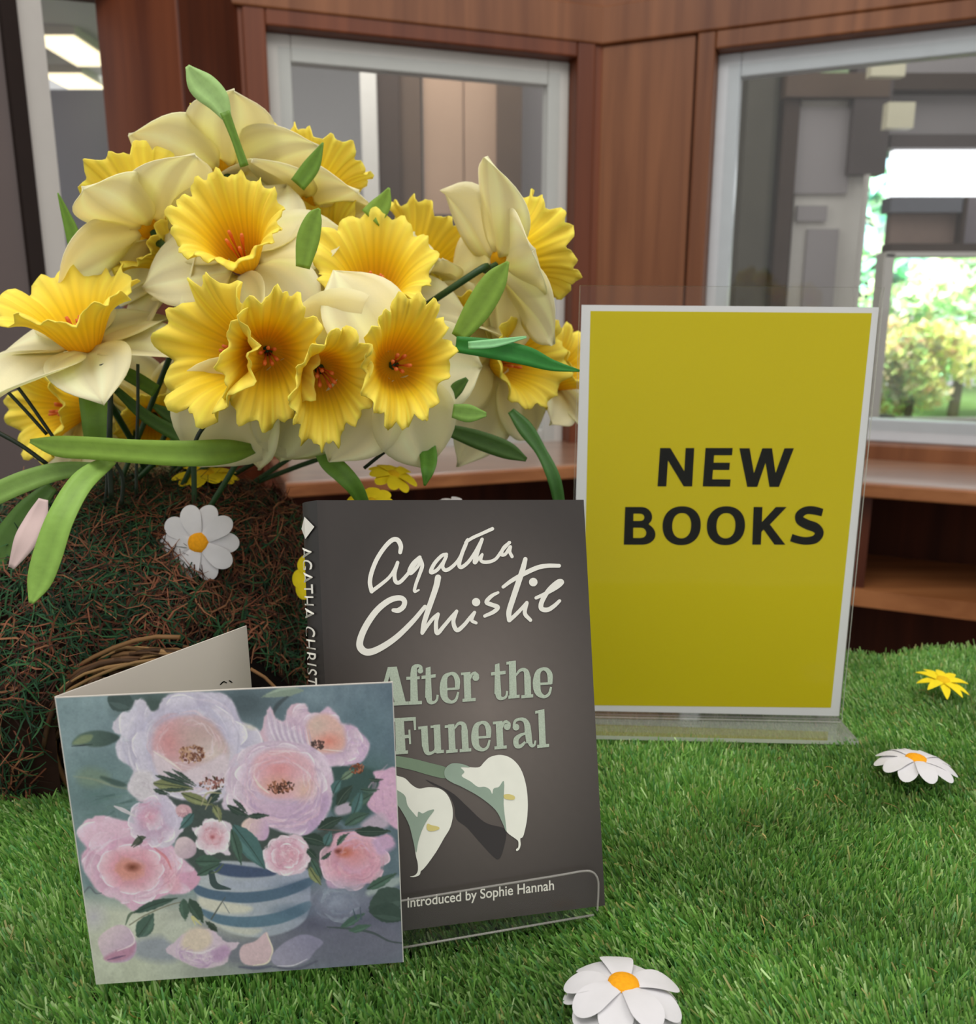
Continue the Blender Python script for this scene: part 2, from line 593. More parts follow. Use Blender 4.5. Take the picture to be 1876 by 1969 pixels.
# shelf board: front edge seen at y=1147..1182 near x=1800
zsh = at_y(1800, 1147, pfr[1] + 0.02)[2]
zsh_b = at_y(1800, 1180, pfr[1] + 0.02)[2]
print('shelf z', zsh, zsh_b, 'sill z', z_sill)
mb = MB(); mb.add(*along_corner(0.0, SILL_D - 0.02, s_end, sr_r + .3, zsh_b, zsh))
mb.build('shelf', M['wood_shelf'], unit_root)
mb = MB(); mb.add(*along_corner(0.0, SILL_D - 0.02, s_end, sr_r + .3, FLOOR_Z + .06, FLOOR_Z + .09))
mb.build('shelf', M['wood_shelf'], unit_root)
sdv = WR.sz(1668, 1050)[0]
for s in (sdv - 0.03, sr_r + .2):
    mb = MB(); WR.box(mb, s, s + 0.03, zsh, zs0, 0, SILL_D - 0.03)
    mb.build('upright_panel', M['wood_dark'], unit_root)
for s in (0.35, s_end - .03):
    mb = MB(); WL.box(mb, s, s + 0.03, FLOOR_Z + .09, zsh_b, 0, SILL_D - 0.03)
    mb.build('upright_panel', M['wood_dark'], unit_root)

# floor, and the room on the far side of the windows
mb = MB(); mb.box((-5, -2.5, FLOOR_Z - .05), (10, 0, 0), (0, 10, 0), (0, 0, .05))
structure(mb.build('floor', plain('carpet', (96, 88, 84), 0.9, 0.08, 60)))
mb = MB(); mb.box((-5, 2.35, CEIL_Z), (10, 0, 0), (0, 5.15, 0), (0, 0, .05))
structure(mb.build('ceiling', plain('ceiling_paint', (196, 192, 188), 0.8, 0.02)))


def panel(mb, x0, x1, y0, y1, Y, th=0.06, m=0):
    """upright panel facing the room between four picture edges, standing at distance Y"""
    ym = (y0 + y1) / 2
    a, b = at_y(x0, ym, Y)[0], at_y(x1, ym, Y)[0]
    zt, zb = at_y((x0 + x1) / 2, y0, Y)[2], at_y((x0 + x1) / 2, y1, Y)[2]
    return mb.box((a, Y, zb), (b - a, 0, 0), (0, th, 0), (0, 0, zt - zb), m)


def back(name, x0, x1, y0, y1, Y, mat, th=0.06, st=True):
    mb = MB(); panel(mb, x0, x1, y0, y1, Y, th)
    o = mb.build(name, mat)
    return structure(o) if st else o


grey_wall = plain('grey_wall_paint', (168, 166, 166), 0.7, 0.02, 3)
lilac_wall = plain('pale_grey_wall', (160, 154, 154), 0.7, 0.02, 3)
umber = plain('umber_panel', (92, 72, 56), 0.6, 0.1, 6)
umber_d = plain('dark_umber_panel', (62, 44, 32), 0.6, 0.1, 6)
tan = plain('tan_panel', (176, 146, 122), 0.7, 0.05, 4)
olive = plain('olive_grey_panel', (84, 80, 68), 0.6, 0.1, 5)
plum = plain('plum_grey_panel', (82, 72, 70), 0.6, 0.06, 5)
white_post = plain('white_post_paint', (214, 210, 202), 0.5, 0.02)
# seen through the left window
back('wall_back', 330, 1095, -260, 1010, 5.2, grey_wall)
back('trim_13', 700, 730, -120, 980, 4.0, white_post, 0.1)
back('trim_14', 730, 772, -120, 980, 4.02, umber_d, 0.1)
back('trim_15', 772, 812, -120, 980, 4.04, umber, 0.1)
mb = MB(); panel(mb, 812, 889, -120, 412, 4.06, 0.08); panel(mb, 892, 954, -120, 412, 4.06, 0.08); panel(mb, 812, 954, -120, 412, 4.075, 0.05)
structure(mb.build('wall_panel', tan))
back('trim_16', 812, 1090, 412, 470, 4.0, plum, 0.2)
back('wall_low', 812, 1090, 470, 980, 4.1, grey_wall)
back('trim_17', 954, 1004, -120, 412, 4.02, umber, 0.1)
back('wall_niche', 1004, 1100, -120, 412, 4.3, lilac_wall)
# seen through the right window
back('wall_far', 1090, 1560, -300, 1010, 5.0, olive)
back('trim_18', 1420, 1470, -60, 980, 4.2, olive, 0.1)
back('trim_19', 1484, 1512, 150, 980, 4.18, umber_d, 0.1)
mb = MB(); panel(mb, 1512, 1645, 186, 990, 4.22, 0.05)
d1 = structure(mb.build('door_1', white_post))
mb = MB(); panel(mb, 1532, 1636, 206, 372, 4.20, 0.02); panel(mb, 1532, 1590, 395, 425, 4.20, 0.02); panel(mb, 1532, 1590, 440, 985, 4.20, 0.02)
mb.build('door_panel', lilac_wall, d1)
back('trim_20', 1640, 1712, 120, 335, 4.16, plum, 0.1)
back('wall_low_right', 1645, 1712, 800, 990, 4.16, plum, 0.1)
back('trim_21', 1512, 1712, 140, 186, 4.15, umber, 0.1)
back('wall_upper', 1712, 2300, -300, 262, 4.3, lilac_wall)
cream = plain('cream_lamp_cover', (226, 220, 190), 0.5, 0.02)
tag(back('ceiling_light', 1676, 1742, 96, 146, 3.9, cream, 0.05, False), 'upper cream light panel seen near the top of the right window', 'ceiling light')
tag(back('ceiling_light', 1706, 1758, 196, 246, 3.9, cream, 0.05, False), 'lower cream light panel seen in the right window above the lit panel', 'ceiling light')
back('trim_22', 1712, 2300, 140, 172, 4.2, umber_d, 0.1)
back('trim_23', 1712, 2300, 258, 284, 4.2, plum, 0.1)
back('trim_24', 1712, 1850, 378, 408, 4.18, plain('slate_rail', (110, 112, 120), 0.4, 0.05), 0.1)
back('wall_mid', 1712, 1850, 408, 470, 4.24, plain('brown_blind', (150, 128, 116), 0.7, 0.05))
back('wall_mid_right', 1856, 2300, 378, 470, 4.24, plain('grey_lilac_blind', (142, 134, 140), 0.7, 0.05))
back('trim_25', 1850, 1857, 378, 474, 4.18, umber_d, 0.1)
back('trim_26', 1712, 2300, 468, 488, 4.14, umber_d, 0.1)
# a tall mirror-bright lit box above the garden window
lt = tag(back('lit_panel', 1716, 2260, 284, 378, 4.26, plain('lit_panel_glow', (250, 252, 255), 0.5, 0.0, 3, 0.2, 2.2), 0.05, False),
         'bright white lit panel high on the wall above the garden window', 'light')
# window to the garden
mb = MB()
panel(mb, 1686, 1704, 488, 830, 4.10, 0.10); panel(mb, 1704, 2260, 806, 830, 4.10, 0.10); panel(mb, 1704, 2260, 484, 494, 4.10, 0.1)
w4 = structure(mb.build('window_4', white_post))
mb = MB(); panel(mb, 1704, 2260, 490, 810, 4.14, 0.006)
mb.build('window_pane', clear('garden_glass', (0.98, 0.98, 0.98), 0.03, 0.02), w4)
back('wall_below_window', 1560, 2300, 830, 1010, 4.12, plain('pale_cill_wall', (196, 196, 200), 0.6, 0.02))
back('trim_27', 1645, 1652, 335, 800, 4.1, white_post, 0.03)

# ceiling lights of the far room
glow = plain('lamp_diffuser', (255, 238, 198), 0.5, 0.0, 3, 0.2, 1.9)
housing = plain('lamp_housing', (196, 190, 178), 0.5, 0.02)


def lamp(x0, x1, y0, y1, zc, label, length=1.1):
    p = at_z((x0 + x1) / 2, (y0 + y1) / 2, zc)
    wdt = abs(at_y(x1, (y0 + y1) / 2, p[1])[0] - at_y(x0, (y0 + y1) / 2, p[1])[0])
    a = at_z((x0 + x1) / 2, y1, zc)[1]; b = at_z((x0 + x1) / 2, y0, zc)[1]
    t = thing('ceiling_light', (p[0], (a + b) / 2, zc), label, 'ceiling light', 'ceiling lights of the room beyond the windows')
    mb = MB(); mb.box((p[0] - wdt / 2 - .02, min(a, b) - .02, zc), (wdt + .04, 0, 0), (0, abs(b - a) + .04, 0), (0, 0, CEIL_Z - zc))
    mb.build('housing', housing, t)
    mb = MB(); mb.box((p[0] - wdt / 2, min(a, b), zc - 0.02), (wdt, 0, 0), (0, abs(b - a), 0), (0, 0, .02))
    mb.build('diffuser', glow, t)
    return t


lamp(104, 182, 68, 122, 2.10, 'larger of two glowing ceiling lights seen through the narrow pane left of the post')
lamp(108, 176, 141, 166, 2.10, 'smaller lower glowing ceiling light seen through the narrow pane left of the post')
back('wall_beyond', -260, 330, 172, 1010, 7.2, plain('cool_grey_wall', (158, 158, 168), 0.7, 0.02, 2))

# garden outside: lawn and trees
mb = MB(); mb.box((0.5, 7.55, FLOOR_Z - .3), (12, 0, 0), (0, 8, 0), (0, 0, .1))
structure(mb.build('ground', plain('lawn', (110, 150, 70), 0.9, 0.2, 5)))


def tree(loc, rad, h, label, base, n=1500, seed=0):
    r = np.random.default_rng(seed)
    t = thing('tree', loc, label, 'tree', 'trees in the garden beyond the windows')
    mb = MB(); mb.tube([np.array(loc) + (0, 0, 0), np.array(loc) + (.05, 0, h * .4), np.array(loc) + (0, 0, h * .8)], [rad * .09, rad * .07, rad * .03], 7)
    mb.build('trunk', plain('tree_bark', (92, 78, 60), 0.9, 0.2), t, True)
    # clumps of leaves
    V, Fc, C = [], [], []
    cl = [(r.normal(0, 0.45, 3) * [rad, rad * .6, h * .32] + [0, 0, h * .62]) for _ in range(34)]
    k = 0
    for c in cl:
        cc = np.array(base) * r.uniform(.8, 1.15)
        for _ in range(n // 34):
            p = np.array(loc) + c + unit(r.normal(size=3)) * rad * .34 * r.uniform(.5, 1)
            a = unit(r.normal(size=3)); b = unit(np.cross(a, r.normal(size=3)))
            s = rad * .10 * r.uniform(.7, 1.3)
            V += [p - a * s, p + b * s * .55, p + a * s, p - b * s * .55]
            Fc.append((k, k + 1, k + 2, k + 3)); k += 4
            q = lin(*np.clip(cc * r.uniform(.85, 1.12, 3), 0, 255))
            C += [q] * 4
    build('foliage', V, Fc, M['leaf_far'], t, False, C)
    return t


M['leaf_far'] = colored('tree_leaves', 0.7, 0.35, 0.2)
tree((4.10, 8.6, FLOOR_Z - .3), 0.52, 1.5, 'yellow green leafy tree at the left of the garden view through the right window', (236, 242, 170), 4000, 1)
tree((5.3, 10.0, FLOOR_Z - .3), 0.75, 1.9, 'fresh green leafy tree at the right of the garden view through the right window', (200, 232, 180), 4000, 2)
tree((5.2, 12.6, FLOOR_Z - .2), 1.7, 4.4, 'tall blue green leafy tree rising behind the nearer garden trees', (178, 220, 196), 7000, 4)
tree((3.05, 8.7, FLOOR_Z - .2), 0.35, 2.6, 'dull green leafy tree standing in for a green reflection beside the pale door', (66, 80, 58), 1800, 3)  # tree added to give the green reflection beside the door

# ------------------------------------------------------------------ table and turf
TABLE_Y1 = 0.80
TX0, TX1, TY0 = -0.78, 0.80, 0.20
tb = thing('display_table', (0, 0.5, FLOOR_Z), 'low display table covered by the green artificial turf', 'table')
mb = MB(); mb.box((TX0, TY0, -0.03), (TX1 - TX0, 0, 0), (0, TABLE_Y1 - TY0, 0), (0, 0, .03))
bevel(mb.build('tabletop', M['wood_dark'], tb), .004)
for sx in (TX0 + .05, TX1 - .1):
    for sy in (TY0 + .05, TABLE_Y1 - .1):
        mb = MB(); mb.box((sx, sy, FLOOR_Z), (.05, 0, 0), (0, .05, 0), (0, 0, -.03 - FLOOR_Z))
        mb.build('leg', M['wood_dark'], tb)

MOUND_C = np.array([-0.285, 0.695]); MOUND_R = (0.168, 0.165); MOUND_H = 0.192
ring_c = at_y(322, 1462, 0.545)
RING_R = 0.078


def far_edge(x):
    return 0.785 + 0.006 * np.sin(x * 31) + 0.004 * np.sin(x * 77 + 1) - 0.05 * np.exp(-((x - 0.27) / 0.05) ** 2)


turf = thing('turf_mat', (0, .5, 0), 'bright green artificial turf mat covering the table top', 'artificial turf')
xs = np.linspace(-.74, .76, 90)
V, Fc = [], []
for x in xs:
    V += [(x, .225, .0045), (x, float(far_edge(x)), .0045)]
for i in range(len(xs) - 1):
    Fc.append((2 * i, 2 * i + 2, 2 * i + 3, 2 * i + 1))
build('backing', V, Fc, M['turf_base'], turf, False)


def grass():
    n = 430000
    x = rng.uniform(-.74, .76, n); y = .225 + (0.79 - .225) * rng.uniform(0, 1, n) ** 1.0
    ok = y < far_edge(x)
    # fewer blades outside the view
    inview = (np.abs(x) < y * 0.66 + .04)
    ok &= inview | (rng.uniform(0, 1, n) < .8)
    ok &= ((x - MOUND_C[0]) / (MOUND_R[0] * .93)) ** 2 + ((y - MOUND_C[1]) / (MOUND_R[1] * .93)) ** 2 > 1
    under2 = (np.abs(x - SIGN_X) < .115) & (y > SIGN_Y0 - .002) & (y < SIGN_Y0 + .09)
    hb = unit([-BOOK_N[0], -BOOK_N[1], 0]); ub = unit(BC[2] - BC[3])
    dd = (x - BC[3][0]) * hb[0] + (y - BC[3][1]) * hb[1]; uu = (x - BC[3][0]) * ub[0] + (y - BC[3][1]) * ub[1]
    under = (dd > -.006) & (dd < .045) & (uu > -.004) & (uu < np.linalg.norm(BC[2] - BC[3]) + .004)
    x, y, under = x[ok], y[ok], (under | under2)[ok]; n = len(x)
    h = .004 + rng.uniform(.008, .0155, n) * (1 + .15 * np.sin(x * 40 + 3 * np.sin(y * 25)))
    h[under] = np.minimum(h[under], .015)
    wd = rng.uniform(.00042, .0008, n)
    az = rng.uniform(0, 2 * np.pi, n)
    lean = np.abs(rng.normal(0, .27, n)) * h
    # the pile is brushed slightly to the left
    fx = .0025 * np.sin(x * 17 + y * 9) - .0022; fy = -.0006 + .0018 * np.sin(x * 11 - y * 21)
    lx = np.cos(az) * lean + fx * h / .014; ly = np.sin(az) * lean + fy * h / .014
    wa = rng.normal(0, .7, n)
    wx, wy = np.cos(wa) * wd, np.sin(wa) * wd
    z0 = np.full(n, .004)
    P = np.zeros((n, 6, 3), np.float32)
    P[:, 0] = np.c_[x - wx, y - wy, z0]; P[:, 1] = np.c_[x + wx, y + wy, z0]
    mx_, my_ = x + lx * .4, y + ly * .4
    P[:, 2] = np.c_[mx_ + wx, my_ + wy, h * .62]; P[:, 3] = np.c_[mx_ - wx, my_ - wy, h * .62]
    P[:, 4] = np.c_[x + lx + wx * .5, y + ly + wy * .5, h]; P[:, 5] = np.c_[x + lx - wx * .6, y + ly - wy * .6, h * .97]
    base = np.arange(n)[:, None] * 6
    loops = np.concatenate([base + np.array([0, 1, 2, 3]), base + np.array([3, 2, 4, 5])], 1).ravel()
    ls = np.empty((n, 2), np.int32); ls[:, 0] = np.arange(n) * 8; ls[:, 1] = np.arange(n) * 8 + 4
    pal = np.array([lin(138, 186, 92), lin(116, 169, 82), lin(164, 200, 118), lin(196, 222, 158), lin(116, 172, 104), lin(200, 194, 128)])
    ci = rng.choice(6, n, p=[.32, .24, .2, .1, .11, .03])
    c = pal[ci] * (1 + .25 * np.sin(x * 23 + 2 * np.sin(y * 31))[:, None] * .5)
    C = np.ones((n, 6, 4), np.float32); C[:, :, :3] = c[:, None, :]
    me = bpy.data.meshes.new('grass_blades')
    me.vertices.add(n * 6); me.vertices.foreach_set('co', (P - np.array([0, .5, 0], np.float32)).ravel())
    me.loops.add(len(loops)); me.loops.foreach_set('vertex_index', loops.astype(np.int32))
    me.polygons.add(n * 2); me.polygons.foreach_set('loop_start', ls.ravel())
    me.update(calc_edges=True)
    me.materials.append(M['grass'])
    ca = me.color_attributes.new('Col', 'FLOAT_COLOR', 'POINT'); ca.data.foreach_set('color', C.ravel())
    me.validate()
    o = bpy.data.objects.new('grass_blades', me); COL.objects.link(o); o.parent = turf
    o['kind'] = 'stuff'
    # a few curled dry fibres
    mb = MB()
    for _ in range(420):
        px, py = rng.uniform(-.6, .6), rng.uniform(.26, .76)
        if abs(px) > py * .66: continue
        if ((px - MOUND_C[0]) / MOUND_R[0]) ** 2 + ((py - MOUND_C[1]) / MOUND_R[1]) ** 2 < 1.1: continue
        if abs(px - SIGN_X) < .13 and SIGN_Y0 - .02 < py < SIGN_Y0 + .1: continue
        if BOOK_F[0] - .02 < px < BOOK_F[1] + .02 and BOOK_F[2] - .02 < py < BOOK_F[3] + .02: continue
        a = rng.uniform(0, 6.28); L = rng.uniform(.006, .016)
        pts = [(px + math.cos(a + .8 * math.sin(t * 3)) * L * t, py + math.sin(a + .9 * math.sin(t * 4)) * L * t, .009 + .007 * math.sin(t * 3)) for t in np.linspace(0, 1, 6)]
        cc = lin(*random.choice([(150, 128, 74), (128, 120, 60), (170, 150, 96)]))
        mb.tube(pts, .00035, 3, 0, cc)
    o = mb.build('curled_fibres', M['twig'], turf); o['kind'] = 'stuff'


# ------------------------------------------------------------------ mound with a twig-rimmed burrow
def mound():
    t = thing('moss_mound', (MOUND_C[0], MOUND_C[1], 0), 'brown and green moss mound with a twig-rimmed burrow, behind the greeting card', 'moss mound')
    r = np.random.default_rng(5)
    NU, NV = 120, 50

    def surf(th, v):
        ph = v * math.pi / 2
        cr = math.cos(ph) ** .62
        wob = 1 + .035 * math.sin(3 * th + 1.2) + .025 * math.sin(7 * th + 5 * v) + .02 * math.sin(13 * th - 9 * v)
        return np.array([MOUND_C[0] + MOUND_R[0] * cr * math.cos(th) * wob, MOUND_C[1] + MOUND_R[1] * cr * math.sin(th) * wob,
                         MOUND_H * math.sin(ph) ** .85 * (1 + .05 * math.sin(4 * th + 2) * math.cos(ph)) + .002])

    def in_hole(p, k=0.9):
        return p[1] < MOUND_C[1] - .05 and (p[0] - ring_c[0]) ** 2 + (p[2] - ring_c[2]) ** 2 < (RING_R * k) ** 2

    V = [surf(2 * math.pi * i / NU, j / NV) for j in range(NV + 1) for i in range(NU)]
    Fc = []
    for j in range(NV):
        for i in range(NU):
            q = (j * NU + i, j * NU + (i + 1) % NU, (j + 1) * NU + (i + 1) % NU, (j + 1) * NU + i)
            if not in_hole(np.mean([V[k] for k in q], 0)): Fc.append(q)
    build('mound_core', V, Fc, M['soil'], t)
    # burrow: a dark hollow running back into the mound
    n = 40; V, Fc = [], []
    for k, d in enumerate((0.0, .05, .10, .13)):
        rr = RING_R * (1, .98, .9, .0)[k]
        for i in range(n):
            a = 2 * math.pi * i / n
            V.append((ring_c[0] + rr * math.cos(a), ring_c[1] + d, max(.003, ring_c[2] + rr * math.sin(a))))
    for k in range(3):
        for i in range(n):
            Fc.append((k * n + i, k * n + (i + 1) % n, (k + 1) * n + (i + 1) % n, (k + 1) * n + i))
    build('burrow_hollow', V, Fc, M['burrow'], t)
    # straw and moss strands over the surface: flat curved ribbons
    V, Fc, C = [], [], []
    k = 0
    pal = [(98, 56, 38), (122, 76, 54), (64, 38, 28), (36, 70, 44), (28, 56, 38), (46, 82, 48), (124, 84, 58), (52, 34, 26)]
    N = 15000
    for _ in range(N):
        th = r.uniform(math.pi * .9, 2.12 * math.pi) if r.uniform() < .85 else r.uniform(0, 2 * math.pi)
        v = r.uniform(0, 1) ** .9
        p = surf(th, v)
        if in_hole(p, 1.0): continue
        e = 1e-3
        a = surf(th + e, v) - p; b = surf(th, min(1, v + e)) - surf(th, min(1, v + e) - e)
        nrm = np.cross(a, b)
        if np.linalg.norm(nrm) < 1e-12: continue
        nrm = unit(nrm)
        c0 = np.array([MOUND_C[0], MOUND_C[1], 0.03])
        if np.dot(nrm, p - c0) < 0: nrm = -nrm
        ta = unit(a); tb_ = unit(np.cross(nrm, ta))
        ang = r.uniform(0, 2 * math.pi)
        d = ta * math.cos(ang) + tb_ * math.sin(ang)
        s = np.cross(nrm, d)
        L = r.uniform(.012, .036); w = r.uniform(.0003, .0007); bend = r.normal(0, .5) * L; lift = r.uniform(.001, .006); out = abs(r.normal(0, .006))
        green = r.uniform() < (.55 if p[0] < ring_c[0] - .02 or p[2] < .11 else .3)
        col = lin(*(pal[r.integers(3, 6)] if green else pal[[0, 1, 2, 6, 7][r.integers(0, 5)]]))
        pts = []
        for q in (0, .35, .7, 1):
            pts.append(p + d * L * (q - .5) + s * bend * (q - .5) ** 2 * 2 + nrm * (.0005 + lift * math.sin(q * math.pi) + out * q * q))
        for i, q in enumerate(pts):
            ww = w * (1, 1, .9, .4)[i]
            q = q.copy(); q[2] = max(q[2], .004)
            V += [q - s * ww, q + s * ww]; C += [col, col]
        for i in range(3):
            Fc.append((k + 2 * i, k + 2 * i + 1, k + 2 * i + 3, k + 2 * i + 2))
        k += 8
    o = build('straw_cover', V, Fc, M['straw'], t, True, C); o['kind'] = 'stuff'
    # twig rim
    mb = MB()
    for i in range(70):
        a0 = r.uniform(-.25, math.pi + .25); span = r.uniform(.5, 1.5)
        rr = RING_R + r.normal(0, .005); yy = ring_c[1] - .004 + r.normal(0, .006); ph = r.uniform(0, 6)
        pts = []
        for q in np.linspace(0, 1, 9):
            a = a0 + span * (q - .5)
            rq = rr + .004 * math.sin(ph + 5 * q)
            pts.append((ring_c[0] + rq * math.cos(a), yy + .004 * math.cos(ph * 2 + 4 * q), max(.006, ring_c[2] + rq * math.sin(a))))
        cc = lin(*[(112, 82, 52), (86, 60, 38), (132, 102, 66), (66, 46, 30)][r.integers(0, 4)])
        mb.tube(pts, r.uniform(.0008, .0018), 5, 0, cc)
    o = mb.build('twig_rim', M['twig'], t, True)
    return t, surf


# ------------------------------------------------------------------ daisies and small yellow flowers
def daisy(loc, axis, R, npet, label, name='daisy', cat='artificial flower', mats=('daisy', 'daisy_mid'), pointed=False, spin=0.0, group=None, seed=0, droop=.10, th=.0022, under=0):
    r = np.random.default_rng(seed)
    loc = np.asarray(loc, float)
    t = thing(name, loc, label, cat, group)
    z = unit(axis); x = unit(np.cross(z, (0.3, 1, .2))); y = np.cross(z, x)
    B = np.array([x, y, z])
    for i in range(npet + under):
        low = i >= npet
        a = spin + 2 * math.pi * (i + (.12 if low else 0)) / npet + r.normal(0, .04)
        up = r.normal(0, .05) - (.07 if low else 0)
        lift = (i % 2) * .0012 - (.003 if low else 0)
        wmax = R * (2.1 * math.pi / npet / 2) * .62 if not pointed else R * .17
        nu, nv = 15, 7
        V, Fc = [], []
        for side in (1, -1):
            for iu in range(nu):
                u = math.sin(math.pi / 2 * iu / (nu - 1))
                if pointed: w = wmax * math.sin(math.pi * min(1, .25 + .75 * u) ** 1.0) ** .8 * (1 if u < .98 else .15)
                else: w = 1.3 * wmax * (.5 + .5 * math.sin(math.pi / 2 * min(1, u * 1.35))) * math.sqrt(max(0, 1 - max(0, (u - .62) / .38) ** 2 * .99))
                for iv in range(nv):
                    v = -1 + 2 * iv / (nv - 1)
                    rad = R * (.16 + .84 * u)
                    hh = side * th * .5 * (1 - abs(v) ** 3) * (1 - u ** 6) + lift - droop * R * u * u + up * R * u + .05 * R * v * v * math.sin(math.pi * u)
                    V.append((rad, v * w, hh))
        for side in range(2):
            o = side * nu * nv
            for iu in range(nu - 1):
                for iv in range(nv - 1):
                    q = (o + iu * nv + iv, o + (iu + 1) * nv + iv, o + (iu + 1) * nv + iv + 1, o + iu * nv + iv + 1)
                    Fc.append(q if side == 0 else q[::-1])
        V = np.array(V)
        ca, sa_ = math.cos(a), math.sin(a)
        V = np.c_[V[:, 0] * ca - V[:, 1] * sa_, V[:, 0] * sa_ + V[:, 1] * ca, V[:, 2]]
        build('petal', loc + V @ B, Fc, M[mats[0]], t)
    n, k = 24, 6; V, Fc = [], []
    rc = R * .27
    for j in range(k + 1):
        ph = j / k * math.pi / 2
        for i in range(n):
            a = 2 * math.pi * i / n
            V.append((rc * math.cos(ph) * math.cos(a), rc * math.cos(ph) * math.sin(a), .001 + R * .12 * math.sin(ph)))
    for j in range(k):
        for i in range(n):
            Fc.append((j * n + i, j * n + (i + 1) % n, (j + 1) * n + (i + 1) % n, (j + 1) * n + i))
    build('centre', loc + np.array(V) @ B, Fc, M[mats[1]], t)
    return t

# ------------------------------------------------------------------ daffodils
def strip_leaf(name, path, widths, parent, col, face=(0, -1, .15), fold=.18, twist=0.0, tip=True, n=7):
    """a narrow leaf along world points; its flat side turned to `face`"""
    P = spline(path, n)
    Wd = spline(np.c_[np.asarray(widths, float)], n).ravel()
    T = np.gradient(P, axis=0); T /= np.linalg.norm(T, axis=1)[:, None] + 1e-12
    f = unit(face)
    V, C = [], []
    m = len(P)
    for i in range(m):
        s = np.cross(T[i], f)
        s = unit(s) if np.linalg.norm(s) > 1e-6 else np.array([1., 0, 0])
        nn = unit(np.cross(s, T[i]))
        tw = twist * (i / (m - 1) - .5)
        s, nn = s * math.cos(tw) + nn * math.sin(tw), nn * math.cos(tw) - s * math.sin(tw)
        w = max(.0004, Wd[i])
        for k, v in enumerate((-1, -.5, 0, .5, 1)):
            V.append(P[i] + s * w * v + nn * (fold * w * (abs(v) - .5)))
            cc = np.array(lin(*col)) * (1 - .16 * (v == 0) + .08 * math.sin(i * 1.7 + v * 3) * .6)
            C.append(cc)
    Fc = []
    for i in range(m - 1):
        for k in range(4):
            Fc.append((i * 5 + k, i * 5 + k + 1, (i + 1) * 5 + k + 1, (i + 1) * 5 + k))
    o = build(name, V, Fc, M['leaf'], parent, True, C)
    so = o.modifiers.new('thickness', 'SOLIDIFY'); so.thickness = .0006; so.offset = 0
    return o


